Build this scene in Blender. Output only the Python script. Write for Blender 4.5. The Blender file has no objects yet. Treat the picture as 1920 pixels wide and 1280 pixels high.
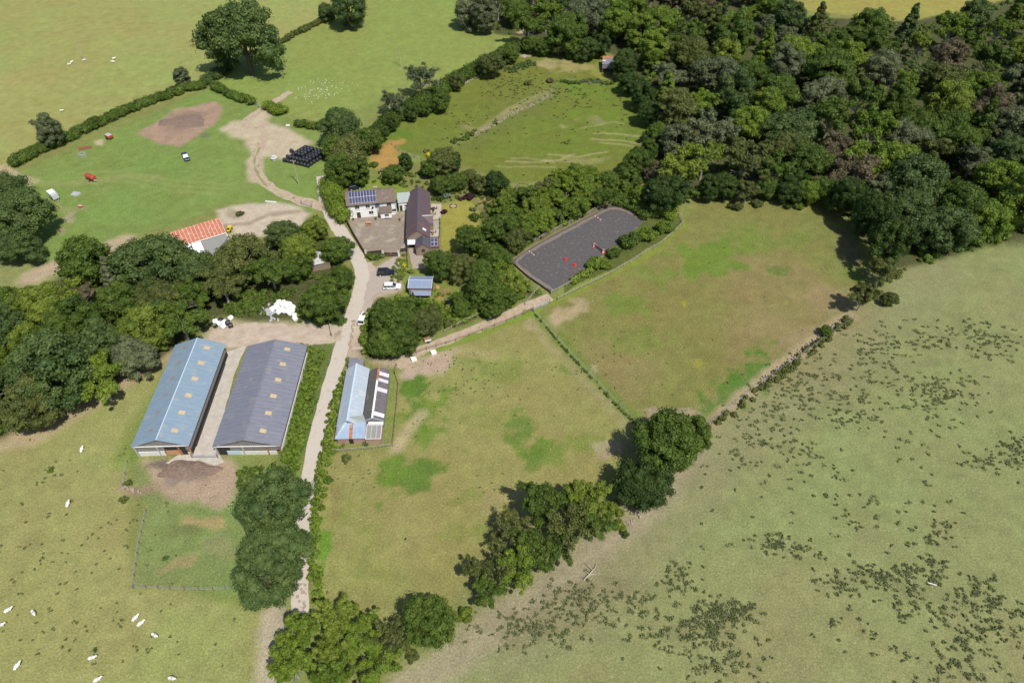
import bpy, bmesh, math, random
import numpy as np
from mathutils import Vector, Matrix
S = bpy.context.scene
R_ = math.radians
# ------------------------------------------------------------------ camera, sky, sun, exposure
CAM_H, FPX = 120.0, 1300.0
cd = bpy.data.cameras.new("camera"); cam = bpy.data.objects.new("camera", cd)
S.collection.objects.link(cam); S.camera = cam
cam.location = (0, 0, CAM_H); cam.rotation_euler = (R_(45), 0, 0)
cd.sensor_width = 36; cd.lens = FPX/1920*36; cd.clip_start = 1; cd.clip_end = 20000
SUN_EL, SUN_AZ = 57.0, 144.0
w = bpy.data.worlds.new("World"); S.world = w; w.use_nodes = True
nt = w.node_tree; bg = nt.nodes['Background']; sky = nt.nodes.new('ShaderNodeTexSky')
sky.sky_type = 'NISHITA'; sky.sun_disc = False
sky.sun_elevation = R_(SUN_EL); sky.sun_rotation = R_(SUN_AZ)
nt.links.new(sky.outputs[0], bg.inputs[0]); bg.inputs[1].default_value = 0.10
sd = bpy.data.lights.new("sun", 'SUN'); sun = bpy.data.objects.new("sun", sd); S.collection.objects.link(sun)
sd.energy = 4.4; sd.angle = R_(0.5); sd.color = (1, 0.955, 0.88)
_s = Vector((math.sin(R_(SUN_AZ))*math.cos(R_(SUN_EL)), math.cos(R_(SUN_AZ))*math.cos(R_(SUN_EL)), math.sin(R_(SUN_EL))))
sun.rotation_euler = (-_s).to_track_quat('-Z', 'Y').to_euler(); sun.location = (60, -80, 160)
S.view_settings.view_transform = 'Standard'; S.view_settings.look = 'None'
S.view_settings.exposure = 0.21; S.view_settings.gamma = 1.0; S.view_settings.use_curve_mapping = False
S.cycles.max_bounces = 6; S.cycles.diffuse_bounces = 3; S.cycles.transmission_bounces = 4; S.cycles.transparent_max_bounces = 8

# ------------------------------------------------------------------ helpers
rng = np.random.default_rng(11); random.seed(5)
_c = math.sqrt(.5)
def W(px, py, z=0.0):
    "where the photo point (1920 x 1280) meets the level plane at height z"
    dx = (px-960)/FPX; dz = -(py-640)/FPX
    t = (CAM_H-z)/(_c-dz*_c)
    return Vector((dx*t, (_c+dz*_c)*t, z))
def scale_at(p): return FPX/(p[1]*_c-(p[2]-CAM_H)*_c)
def tag(o, label=None, cat=None, group=None, kind=None):
    if label: o['label'] = label
    if cat: o['category'] = cat
    if group: o['group'] = group
    if kind: o['kind'] = kind
    return o
def link(o, parent=None):
    S.collection.objects.link(o)
    if parent is not None: o.parent = parent
    return o
def empty(name, loc, rz=0, sc=(1, 1, 1)):
    o = bpy.data.objects.new(name, None); o.location = loc; o.rotation_euler = (0, 0, rz); o.scale = sc
    o.empty_display_size = .5
    return link(o)
def copy_tree(o, parent=None):
    c = o.copy(); link(c)
    if parent is not None: c.parent = parent
    for ch in [k for k in o.children]: copy_tree(ch, c)
    return c

class MB:
    def __init__(s): s.v = []; s.f = []; s.m = []; s.mats = []
    def mi(s, m):
        if m is None: return 0
        if m not in s.mats: s.mats.append(m)
        return s.mats.index(m)
    def poly(s, pts, faces, m=None):
        n = len(s.v); s.v += [tuple(p) for p in pts]; k = s.mi(m)
        for f in faces: s.f.append(tuple(n+i for i in f)); s.m.append(k)
    def box(s, c, d, m=None, rz=0, taper=1.0, M=None):
        hx, hy, hz = d[0]/2, d[1]/2, d[2]/2; P = []
        for z, t in ((-hz, 1), (hz, taper)):
            for x, y in ((-hx, -hy), (hx, -hy), (hx, hy), (-hx, hy)):
                x2, y2 = x*t, y*t
                X = x2*math.cos(rz)-y2*math.sin(rz); Y = x2*math.sin(rz)+y2*math.cos(rz)
                p = Vector((X, Y, z))
                if M is not None: p = M @ p
                P.append((p[0]+c[0], p[1]+c[1], p[2]+c[2]))
        s.poly(P, [(3, 2, 1, 0), (4, 5, 6, 7), (0, 1, 5, 4), (1, 2, 6, 5), (2, 3, 7, 6), (3, 0, 4, 7)], m)
    def bar(s, a, b, wd, h, m=None):
        a = Vector(a); b = Vector(b); d = (b-a).normalized()
        up = Vector((0, 0, 1)) if abs(d.z) < .95 else Vector((0, 1, 0))
        x = d.cross(up).normalized(); y = x.cross(d).normalized(); P = []
        for q in (a, b):
            for i, j in ((-1, -1), (1, -1), (1, 1), (-1, 1)): P.append(q+x*(i*wd/2)+y*(j*h/2))
        s.poly(P, [(0, 1, 2, 3), (7, 6, 5, 4), (0, 4, 5, 1), (1, 5, 6, 2), (2, 6, 7, 3), (3, 7, 4, 0)], m)
    def tube(s, pts, rad, n=8, m=None, cap=True):
        pts = [Vector(p) for p in pts]; rings = []
        for i, p in enumerate(pts):
            d = (pts[min(i+1, len(pts)-1)]-pts[max(i-1, 0)]).normalized()
            up = Vector((0, 0, 1)) if abs(d.z) < .9 else Vector((1, 0, 0))
            x = d.cross(up).normalized(); y = x.cross(d)
            r = rad[i] if hasattr(rad, '__len__') else rad
            rings.append([p+x*(r*math.cos(a))+y*(r*math.sin(a)) for a in [2*math.pi*k/n for k in range(n)]])
        P = [q for r in rings for q in r]; F = []
        for i in range(len(pts)-1):
            for k in range(n): F.append((i*n+k, i*n+(k+1) % n, (i+1)*n+(k+1) % n, (i+1)*n+k))
        if cap: F += [tuple(range(n))[::-1], tuple((len(pts)-1)*n+k for k in range(n))]
        s.poly(P, F, m)
    def slab(s, q, t, m=None):
        "four corners (counter-clockwise from above) thickened down by t"
        q = [Vector(p) for p in q]; n = (q[1]-q[0]).cross(q[-1]-q[0]).normalized()
        if n.z < 0: n = -n
        P = q+[p-n*t for p in q]; k = len(q)
        s.poly(P, [tuple(range(k)), tuple(range(2*k-1, k-1, -1))]+[(i, i+k, (i+1) % k+k, (i+1) % k) for i in range(k)], m)
    def disc(s, c, r, h, n=14, m=None, axis='z'):
        P = []
        for z in (-h/2, h/2):
            for k in range(n):
                a = 2*math.pi*k/n; u, v = r*math.cos(a), r*math.sin(a)
                P.append((c[0]+u, c[1]+v, c[2]+z) if axis == 'z' else ((c[0]+u, c[1]+z, c[2]+v) if axis == 'y' else (c[0]+z, c[1]+u, c[2]+v)))
        s.poly(P, [tuple(range(n))[::-1], tuple(range(n, 2*n))]+[(k, (k+1) % n, (k+1) % n+n, k+n) for k in range(n)], m)
    def build(s, name, mat=None, parent=None, loc=None, smooth=False, bevel=0, rz=None):
        me = bpy.data.meshes.new(name); me.from_pydata(s.v, [], s.f)
        ms = s.mats if s.mats else ([mat] if mat else [])
        if mat and s.mats and None not in s.mats: ms = s.mats
        for m in ms: me.materials.append(m)
        if s.mats: me.polygons.foreach_set('material_index', s.m)
        bm = bmesh.new(); bm.from_mesh(me); bmesh.ops.recalc_face_normals(bm, faces=bm.faces); bm.to_mesh(me); bm.free()
        if smooth: me.polygons.foreach_set('use_smooth', [True]*len(me.polygons))
        o = bpy.data.objects.new(name, me); link(o, parent)
        if loc is not None: o.location = loc
        if rz is not None: o.rotation_euler = (0, 0, rz)
        if bevel:
            b = o.modifiers.new('b', 'BEVEL'); b.width = bevel; b.segments = 2; b.limit_method = 'ANGLE'
        return o

# ------------------------------------------------------------------ materials
def mat(name, c1, c2=None, rough=.8, scale=2.0, bump=0, bscale=None, metal=0, detail=6, stretch=(1, 1, 1), c3=None, s3=.3, t3=.6, spec=.4, stripes=None, gap=None):
    m = bpy.data.materials.new(name); m.use_nodes = True; n = m.node_tree.nodes; L = m.node_tree.links
    b = n['Principled BSDF']; b.inputs['Roughness'].default_value = rough; b.inputs['Metallic'].default_value = metal
    b.inputs['Specular IOR Level'].default_value = spec
    tc = n.new('ShaderNodeTexCoord'); mp = n.new('ShaderNodeMapping'); mp.inputs['Scale'].default_value = stretch
    L.new(tc.outputs['Object'], mp.inputs[0])
    src = None
    def rgba(c): return (c[0], c[1], c[2], 1)
    if c2 is None: c2 = tuple(x*.82 for x in c1)
    nz = n.new('ShaderNodeTexNoise'); nz.inputs['Scale'].default_value = scale; nz.inputs['Detail'].default_value = detail
    nz.inputs['Roughness'].default_value = .65; L.new(mp.outputs[0], nz.inputs[0])
    rp = n.new('ShaderNodeValToRGB'); rp.color_ramp.elements[0].position = .35; rp.color_ramp.elements[1].position = .65
    rp.color_ramp.elements[0].color = rgba(c2); rp.color_ramp.elements[1].color = rgba(c1); L.new(nz.outputs[0], rp.inputs[0])
    src = rp.outputs[0]
    def mix(a, colr, fac):
        x = n.new('ShaderNodeMix'); x.data_type = 'RGBA'; L.new(fac, x.inputs[0]); L.new(a, x.inputs[6]); x.inputs[7].default_value = rgba(colr)
        return x.outputs[2]
    if c3 is not None:
        z = n.new('ShaderNodeTexNoise'); z.inputs['Scale'].default_value = s3; z.inputs['Detail'].default_value = 8; L.new(tc.outputs['Object'], z.inputs[0])
        r = n.new('ShaderNodeValToRGB'); r.color_ramp.elements[0].position = t3; r.color_ramp.elements[1].position = min(1, t3+.1); L.new(z.outputs[0], r.inputs[0])
        src = mix(src, c3, r.outputs[0])
    if stripes:
        ax, period, width, cc = stripes
        sx = n.new('ShaderNodeSeparateXYZ'); L.new(tc.outputs['Object'], sx.inputs[0])
        a = n.new('ShaderNodeMath'); a.operation = 'MODULO'; q = n.new('ShaderNodeMath'); q.operation = 'ADD'; q.inputs[1].default_value = 1000*period
        L.new(sx.outputs['XYZ'.index(ax)], q.inputs[0]); L.new(q.outputs[0], a.inputs[0]); a.inputs[1].default_value = period
        g = n.new('ShaderNodeMath'); g.operation = 'LESS_THAN'; L.new(a.outputs[0], g.inputs[0]); g.inputs[1].default_value = width
        src = mix(src, cc, g.outputs[0])
    L.new(src, b.inputs['Base Color'])
    if bump:
        z = n.new('ShaderNodeTexNoise'); z.inputs['Scale'].default_value = bscale or scale*3; z.inputs['Detail'].default_value = 5; L.new(mp.outputs[0], z.inputs[0])
        bp = n.new('ShaderNodeBump'); bp.inputs['Strength'].default_value = bump; bp.inputs['Distance'].default_value = .1; L.new(z.outputs[0], bp.inputs['Height']); L.new(bp.outputs[0], b.inputs['Normal'])
    return m
def foliage(name, c1, c2, transl=.3, var=.35):
    c1 = tuple(x*1.15 for x in c1); c2 = tuple(x*1.18 for x in c2)
    m = bpy.data.materials.new(name); m.use_nodes = True; n = m.node_tree.nodes; L = m.node_tree.links
    b = n['Principled BSDF']; b.inputs['Roughness'].default_value = .55; b.inputs['Specular IOR Level'].default_value = .25
    at = n.new('ShaderNodeAttribute'); at.attribute_name = 'tone'
    oi = n.new('ShaderNodeObjectInfo')
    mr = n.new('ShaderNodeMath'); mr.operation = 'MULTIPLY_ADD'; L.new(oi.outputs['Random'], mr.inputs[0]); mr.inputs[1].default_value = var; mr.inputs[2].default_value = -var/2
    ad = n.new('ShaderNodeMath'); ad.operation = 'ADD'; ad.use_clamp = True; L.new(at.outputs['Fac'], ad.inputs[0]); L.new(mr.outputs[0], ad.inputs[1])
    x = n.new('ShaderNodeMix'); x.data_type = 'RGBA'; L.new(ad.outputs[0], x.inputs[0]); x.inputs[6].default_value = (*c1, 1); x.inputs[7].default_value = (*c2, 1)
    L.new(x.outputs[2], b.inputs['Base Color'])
    t = n.new('ShaderNodeBsdfTranslucent'); L.new(x.outputs[2], t.inputs[0])
    ms = n.new('ShaderNodeMixShader'); ms.inputs[0].default_value = transl; L.new(b.outputs[0], ms.inputs[1]); L.new(t.outputs[0], ms.inputs[2])
    L.new(ms.outputs[0], n['Material Output'].inputs[0])
    return m
F = dict(
 dark=foliage('foliage_dark', (.022, .046, .010), (.075, .118, .022)),
 mid=foliage('foliage_mid', (.036, .068, .010), (.120, .175, .026)),
 bright=foliage('foliage_bright', (.062, .110, .012), (.185, .250, .030)),
 olive=foliage('foliage_olive', (.052, .072, .018), (.150, .165, .042)),
 blue=foliage('foliage_blue_green', (.040, .074, .020), (.112, .158, .042)),
 grey=foliage('foliage_grey', (.062, .082, .034), (.170, .195, .095)),
 brown=foliage('foliage_brown', (.080, .068, .036), (.185, .155, .085)),
 purple=foliage('foliage_purple', (.030, .010, .018), (.085, .028, .050)),
 yellow=foliage('foliage_yellow', (.42, .36, .02), (.75, .66, .05)),
 lime=foliage('foliage_lime', (.085, .125, .016), (.21, .26, .035)),
 silver=foliage('foliage_silver', (.12, .16, .14), (.28, .33, .28)),
 rush=foliage('rush_green', (.120, .145, .056), (.215, .235, .105), .4),
)
BARK = mat('bark', (.13, .11, .085), (.07, .06, .045), rough=.9, scale=6)
BARK_PALE = mat('bark_pale', (.42, .39, .33), (.22, .20, .17), rough=.85, scale=6)
M = {}
def dm(k, *a, **kw): M[k] = mat(k, *a, **kw)
dm('road', (.47, .415, .35), (.42, .37, .305), rough=.95, scale=1.6, bump=.2, c3=(.36, .315, .25), s3=.8, t3=.60)
dm('track', (.42, .335, .245), (.31, .235, .16), rough=.95, scale=.8, bump=.4, c3=(.17, .17, .06), s3=.5, t3=.6)
dm('yard', (.45, .37, .29), (.35, .275, .205), rough=.95, scale=.5, bump=.3, c3=(.27, .21, .15), s3=.25, t3=.58)
dm('court', (.255, .21, .16), (.20, .16, .12), rough=.9, scale=.8, bump=.15, c3=(.30, .26, .205), s3=.3, t3=.55)
dm('arena', (.098, .089, .088), (.074, .067, .066), rough=.95, scale=1.3, bump=.5, c3=(.165, .148, .138), s3=.9, t3=.60)
dm('kick', (.20, .165, .13), (.15, .125, .10), rough=.95, scale=1.2, bump=.4)
dm('concrete', (.46, .42, .36), (.36, .32, .27), rough=.85, scale=.7)
dm('paving', (.36, .30, .24), (.26, .215, .17), rough=.85, scale=2.5)
dm('render', (.80, .79, .76), (.74, .73, .69), rough=.8, scale=1.5)
dm('stone', (.30, .24, .17), (.19, .15, .11), rough=.9, scale=3.5, bump=.6)
dm('brick', (.33, .16, .11), (.24, .115, .08), rough=.9, scale=4, bump=.3, c3=(.38, .30, .25), s3=1.5, t3=.6)
dm('brick_pink', (.42, .27, .22), (.31, .19, .15), rough=.9, scale=3, bump=.3)
dm('slate_brown', (.155, .115, .088), (.115, .085, .066), rough=.7, scale=1.8, bump=.2, c3=(.19, .155, .12), s3=.8, t3=.6)
dm('slate_plum', (.118, .082, .088), (.085, .06, .066), rough=.6, scale=1.6, bump=.2, stripes=('Y', .9, .04, (.07, .05, .055)))
dm('slate_dark', (.095, .09, .115), (.07, .066, .085), rough=.5, scale=2, bump=.2)
dm('ridge_red', (.33, .11, .06), (.22, .08, .045), rough=.8, scale=3)
dm('slate_pale', (.34, .38, .36), (.29, .325, .31), rough=.6, scale=1.5)
dm('glass', (.03, .035, .04), (.02, .022, .028), rough=.1, scale=1, spec=.8)
dm('panel', (.045, .048, .095), (.060, .060, .115), rough=.12, scale=.6, spec=.8)
dm('alu', (.62, .63, .65), (.55, .56, .58), rough=.4, scale=2)
dm('white', (.80, .80, .79), (.72, .72, .70), rough=.5, scale=2)
dm('offwhite', (.68, .66, .63), (.56, .53, .50), rough=.7, scale=2)
dm('blue_roof', (.215, .285, .345), (.170, .235, .295), rough=.6, scale=.8, stretch=(.35, 3, 1), bump=.15, stripes=('Y', 1.0, .07, (.15, .22, .30)), c3=(.25, .29, .30), s3=.6, t3=.58)
dm('pale_roof', (.40, .45, .50), (.345, .39, .44), rough=.5, scale=.9, stretch=(.4, 3, 1), stripes=('Y', 1.0, .09, (.31, .37, .43)), c3=(.45, .47, .49), s3=.5, t3=.55)
dm('ridge_blue', (.42, .52, .60), (.46, .55, .63), rough=.45, scale=1)
dm('south_roof', (.28, .36, .46), (.235, .305, .395), rough=.5, scale=.9, stripes=('X', 1.0, .07, (.20, .28, .39)))
dm('grey_roof', (.195, .20, .235), (.150, .155, .19), rough=.65, scale=.8, stretch=(.35, 3, 1), bump=.15, stripes=('Y', 1.05, .08, (.12, .125, .15)), c3=(.215, .21, .21), s3=.6, t3=.58)
dm('fibre_roof', (.110, .100, .092), (.080, .073, .068), rough=.85, scale=.9, stretch=(1, 2.5, 1), bump=.2, stripes=('Y', 1.1, .07, (.065, .06, .058)), c3=(.16, .15, .135), s3=.5, t3=.6)
dm('fibre_plum', (.150, .125, .135), (.110, .092, .10), rough=.85, scale=.9, bump=.2, stripes=('Y', 1.1, .06, (.09, .078, .085)), c3=(.20, .19, .19), s3=.6, t3=.6)
dm('rooflight', (.52, .42, .27), (.40, .30, .18), rough=.5, scale=3, spec=.3)
dm('rooflight_dirty', (.27, .20, .15), (.20, .22, .25), rough=.6, scale=2)
dm('clear_sheet', (.50, .50, .58), (.68, .66, .66), rough=.3, scale=1.2, stripes=('Y', .35, .06, (.42, .42, .5)))
dm('rust', (.42, .17, .075), (.24, .10, .05), rough=.85, scale=2, c3=(.5, .36, .26), s3=2, t3=.6)
dm('red_roof', (.44, .165, .095), (.36, .12, .07), rough=.8, scale=1.6, stripes=('X', 1.02, .15, (.55, .38, .30)), c3=(.50, .27, .18), s3=1.2, t3=.55)
dm('shed_roof', (.225, .27, .36), (.19, .235, .32), rough=.5, scale=1, stripes=('X', .5, .05, (.17, .21, .29)))
dm('flat_grey', (.24, .235, .215), (.22, .215, .20), rough=.8, scale=.5)
dm('ruin_roof', (.55, .55, .56), (.36, .36, .38), rough=.7, scale=2.5, stretch=(4, 1, 1), c3=(.16, .15, .15), s3=1.5, t3=.6)
dm('board_grey', (.27, .25, .23), (.19, .18, .165), rough=.9, scale=3, stripes=('X', .4, .10, (.12, .11, .10)))
dm('board_brown', (.085, .055, .04), (.06, .04, .03), rough=.8, scale=3, stripes=('X', .3, .05, (.03, .02, .015)))
dm('timber', (.28, .20, .13), (.20, .14, .09), rough=.85, scale=3)
dm('timber_pale', (.42, .37, .29), (.31, .27, .21), rough=.85, scale=3)
dm('timber_orange', (.48, .27, .13), (.38, .2, .1), rough=.8, scale=3)
dm('deck', (.47, .40, .32), (.39, .33, .265), rough=.8, scale=2, stripes=('X', .55, .08, (.28, .23, .18)))
dm('black', (.018, .018, .02), (.012, .012, .014), rough=.5, scale=2)
dm('opening_shade', (.03, .028, .026), (.02, .018, .016), rough=.9, scale=2)  # near-black colour stands in for the shade inside openings
dm('rubber', (.025, .025, .025), (.018, .018, .018), rough=.85, scale=3)
dm('paint_black', (.012, .016, .024), (.010, .014, .020), rough=.22, scale=1, spec=.6)
dm('paint_white', (.82, .82, .82), (.80, .80, .80), rough=.25, scale=1, spec=.5)
dm('paint_navy', (.03, .045, .075), (.02, .03, .05), rough=.25, scale=1, spec=.6)
dm('paint_silver', (.50, .51, .53), (.42, .43, .45), rough=.4, scale=2)
dm('paint_red', (.42, .05, .03), (.32, .06, .04), rough=.55, scale=2, c3=(.25, .12, .08), s3=2, t3=.6)
dm('bright_red', (.70, .02, .025), (.62, .02, .02), rough=.4, scale=2)
dm('yellow', (.75, .50, .02), (.6, .4, .02), rough=.5, scale=2)
dm('bale_black', (.030, .031, .040), (.020, .021, .027), rough=.35, scale=2.5, bump=.6, spec=.5)
dm('bale_white', (.82, .82, .80), (.74, .74, .72), rough=.45, scale=2.5, bump=.4)
dm('wool', (.78, .75, .68), (.64, .61, .54), rough=.95, scale=14)
dm('galv', (.42, .43, .44), (.33, .34, .35), rough=.5, scale=3)
dm('stones', (.40, .33, .26), (.24, .20, .16), rough=.95, scale=3)
dm('poly', (.78, .80, .80), (.68, .70, .70), rough=.35, scale=1.5)
dm('muck', (.22, .15, .11), (.14, .10, .08), rough=.95, scale=2, bump=.8)
dm('skin_dark', (.05, .04, .035), (.04, .03, .03), rough=.8, scale=3)
dm('gravel', (.42, .36, .30), (.28, .24, .20), rough=.95, scale=5, bump=.5)
# ------------------------------------------------------------------ ground
class VN:
    "smooth value noise on the plane"
    def __init__(s, seed, n=256): s.t = np.random.default_rng(seed).random((n, n)); s.n = n
    def __call__(s, x, y):
        xi = np.floor(x).astype(int); yi = np.floor(y).astype(int); fx = x-xi; fy = y-yi
        fx = fx*fx*(3-2*fx); fy = fy*fy*(3-2*fy); n = s.n
        a = s.t[xi % n, yi % n]; b = s.t[(xi+1) % n, yi % n]; c = s.t[xi % n, (yi+1) % n]; d = s.t[(xi+1) % n, (yi+1) % n]
        return (a*(1-fx)+b*fx)*(1-fy)+(c*(1-fx)+d*fx)*fy
_vn = [VN(i) for i in range(12)]
def fbm(x, y, sc, k=0, oc=4):
    r = 0; a = .5; t = 0
    for i in range(oc):
        r = r+a*_vn[(k+i) % 12](x/sc+31.7*k, y/sc+17.3*k); t += a; a *= .5; sc /= 2.03
    return r/t
def pip(u, v, poly):
    ins = np.zeros(u.shape, bool); n = len(poly); j = n-1
    for i in range(n):
        xi, yi = poly[i]; xj, yj = poly[j]
        if yi != yj:
            c = ((yi > v) != (yj > v)) & (u < (xj-xi)*(v-yi)/(yj-yi)+xi); ins ^= c
        j = i
    return ins
def to_px(X, Y, Z=0):
    d = Y*_c-(Z-CAM_H)*_c
    return 960+FPX*X/d, 640-FPX*(Y*_c+(Z-CAM_H)*_c)/d
STEP = .62
xs = np.concatenate([-np.geomspace(6000, 262, 26), np.arange(-255, 255, STEP), np.geomspace(262, 6000, 26)])
ys = np.concatenate([-np.geomspace(6000, 30, 24), [0, 15], np.arange(25, 392, STEP), np.geomspace(400, 9000, 26)])
GX, GY = np.meshgrid(xs, ys)
core = (np.abs(GX) < 256) & (GY > 24) & (GY < 393)
w1 = (fbm(GX, GY, 5, 1)-.5); w2 = (fbm(GX, GY, 5, 2)-.5)
def px_warp(amt): return to_px(GX+w1*amt, GY+w2*amt)
Uc, Vc = px_warp(0); Uw, Vw = px_warp(5.0); Um, Vm = px_warp(2.2)
valid = GY > -100
col = np.empty(GX.shape+(3,)); col[:] = (.165, .185, .052)
def blur(m, k):
    for _ in range(k):
        m = (m+np.roll(m, 1, 0)+np.roll(m, -1, 0))/3; m = (m+np.roll(m, 1, 1)+np.roll(m, -1, 1))/3
    return m
def paint(poly, c, op=1, k=1, warp='m', nz=None):
    u, v = {'m': (Um, Vm), 'w': (Uw, Vw), 'c': (Uc, Vc)}[warp]
    m = (pip(u, v, poly) & valid).astype(float)
    if k: m = blur(m, k)
    m = m*op
    if nz is not None: m = m*np.clip((fbm(GX, GY, nz[0], nz[1])-nz[2])*nz[3], 0, 1)
    col[:] = col*(1-m[..., None])+np.array(c)*m[..., None]
def spot(cx, cy, rx, ry, c, op=1, ang=0, k=3, sc=4.0, rag=1.2):
    u, v = Uw, Vw; a = R_(ang); du = u-cx; dv = v-cy
    x = (du*math.cos(a)+dv*math.sin(a))/rx; y = (-du*math.sin(a)+dv*math.cos(a))/ry
    r = np.sqrt(x*x+y*y)+(fbm(GX, GY, sc, k)-.5)*rag
    m = np.clip((1.05-r)*2.2, 0, 1)*op*valid*np.clip(.45+1.3*fbm(GX, GY, 1.9, k+3, 3), 0, 1)
    col[:] = col*(1-m[..., None])+np.array(c)*m[..., None]
def line(pts, wd, c, op=1, soft=1.5):
    "a soft worn line along photo points, width in metres"
    P = [W(*p) for p in pts]; X = GX+w1*1.6; Y = GY+w2*1.6; D = np.full(GX.shape, 1e9)
    for a, b in zip(P[:-1], P[1:]):
        dx, dy = b.x-a.x, b.y-a.y; t = np.clip(((X-a.x)*dx+(Y-a.y)*dy)/(dx*dx+dy*dy), 0, 1)
        D = np.minimum(D, np.hypot(X-a.x-t*dx, Y-a.y-t*dy))
    m = np.clip((wd/2+soft-D)/soft, 0, 1)*op
    col[:] = col*(1-m[..., None])+np.array(c)*m[..., None]
OUT = -600
paint([(-900, 330), (25, 315), (230, 215), (400, 160), (450, 110), (560, 65), (625, 35), (700, OUT), (-900, OUT)], (.235, .245, .075), k=1)
paint([(400, 160), (560, 65), (625, 35), (700, -80), (1000, -80), (960, 100), (600, 230), (480, 200)], (.185, .225, .055), k=1)
paint([(30, 325), (400, 165), (600, 240), (612, 380), (580, 400), (410, 390), (240, 450), (60, 520), (-60, 500), (-60, 330)], (.150, .205, .050), k=1)
paint([(-60, 480), (130, 500), (60, 570), (0, 600), (-60, 600)], (.19, .20, .07))
paint([(-300, 860), (180, 740), (330, 650), (250, 850), (235, 920), (250, 1100), (520, 1150), (500, 1400), (-300, 1400)], (.230, .230, .080), k=1)
paint([(250, 865), (400, 870), (440, 900), (560, 860), (560, 1120), (250, 1100), (270, 930)], (.155, .195, .062), k=1)
paint([(1335, 812), (1500, 690), (1610, 600), (1700, 500), (1920, 450), (2900, 430), (2900, 1500), (560, 1500), (850, 1260), (1000, 1130), (1200, 960)], (.195, .205, .082), k=1)
paint([(1480, -20), (1500, 20), (1700, 40), (1860, 10), (2300, -60), (2300, -200), (1300, -200)], (.24, .225, .055), k=1)
LOWP = [(748, 690), (1000, 585), (1203, 803), (1130, 900), (1080, 960), (930, 1060), (760, 1180), (600, 1150), (595, 1000), (600, 900), (620, 852), (738, 838)]
RIP = [(1030, 572), (1280, 420), (1310, 375), (1560, 385), (1650, 480), (1610, 590), (1500, 660), (1320, 800), (1203, 803), (1005, 587)]
TOPP = [(700, 270), (760, 210), (850, 160), (980, 105), (1120, 110), (1210, 190), (1225, 260), (1200, 320), (950, 345), (860, 320), (780, 290)]
paint(LOWP, (.212, .202, .066), k=1)
paint(RIP, (.160, .158, .045), k=1)
spot(1480, 600, 170, 130, (.198, .156, .064), .75, k=2, sc=20); spot(1160, 700, 90, 60, (.200, .172, .068), .6, k=2, sc=15)
paint(TOPP, (.122, .145, .024), k=1)
# broad mottling of the pasture itself
big = fbm(GX, GY, 38, 3)-.5; med = fbm(GX, GY, 9, 5)-.5; fine = fbm(GX, GY, 2.2, 7)-.5
g = np.clip(big*1.9+med*1.2, -1, 1)[..., None]
col *= 1+g*np.array([-.10, .05, -.05])+(med*.13+fine*.14)[..., None]
GR = (.078, .142, .020); GR2 = (.105, .170, .022); TAN = (.33, .255, .15); PINK = (.36, .27, .20)
for a in [(1330, 487, 75, 34, GR2, .85), (1175, 572, 42, 26, GR2, .6), (1400, 712, 80, 34, GR, 1.2, -32), (1345, 752, 45, 20, GR, 1.2, -35), (985, 815, 42, 34, GR, .8, 25), (1020, 850, 55, 26, GR2, .6, 20),
          (795, 765, 55, 40, GR2, 1.1, -10), (775, 735, 28, 50, GR, 1.0), (790, 810, 30, 30, GR2, .8), (785, 890, 65, 34, GR, .9, -20), (740, 900, 30, 36, GR2, .8), (1090, 830, 50, 30, GR2, .5), (930, 700, 60, 24, GR2, .4), (1120, 560, 0.1, 0.1, GR2, .1), (1250, 520, 70, 30, GR2, .5), (1420, 450, 90, 30, GR2, .4), (1200, 640, 60, 24, GR2, .4), (870, 1000, 60, 30, GR2, .35), (700, 980, 50, 40, GR2, .35), (612, 1030, 18, 50, (.10, .20, .02), .9), (1070, 688, 22, 16, GR, .6),
          (1610, 515, 30, 14, GR, .7), (1455, 505, 16, 9, GR, .6), (1470, 570, 6, 6, (.25, .24, .02), .9), (1290, 568, 9, 7, (.25, .24, .02), .9), (1060, 940, 40, 15, GR2, .4), (690, 1060, 40, 30, GR2, .3),
          (930, 790, 60, 25, GR2, .3), (640, 940, 14, 30, (.17, .13, .05), .5), (1310, 690, 14, 12, (.22, .21, .03), .6), (1000, 870, 22, 12, GR, .6), (870, 930, 30, 12, GR2, .35), (845, 770, 22, 10, (.16, .14, .03), .6),
          (1120, 215, 60, 14, (.115, .17, .02), .6), (1110, 170, 70, 20, (.10, .16, .02), .7), (800, 215, 20, 8, GR2, .5), (745, 250, 30, 12, (.08, .15, .02), .6), (1070, 280, 60, 16, (.11, .17, .02), .5), (980, 190, 60, 30, (.12, .125, .03), .5)]:
    spot(*a[:6], ang=(a[6] if len(a) > 6 else 0), k=4, sc=3.0, rag=2.3)
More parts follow.
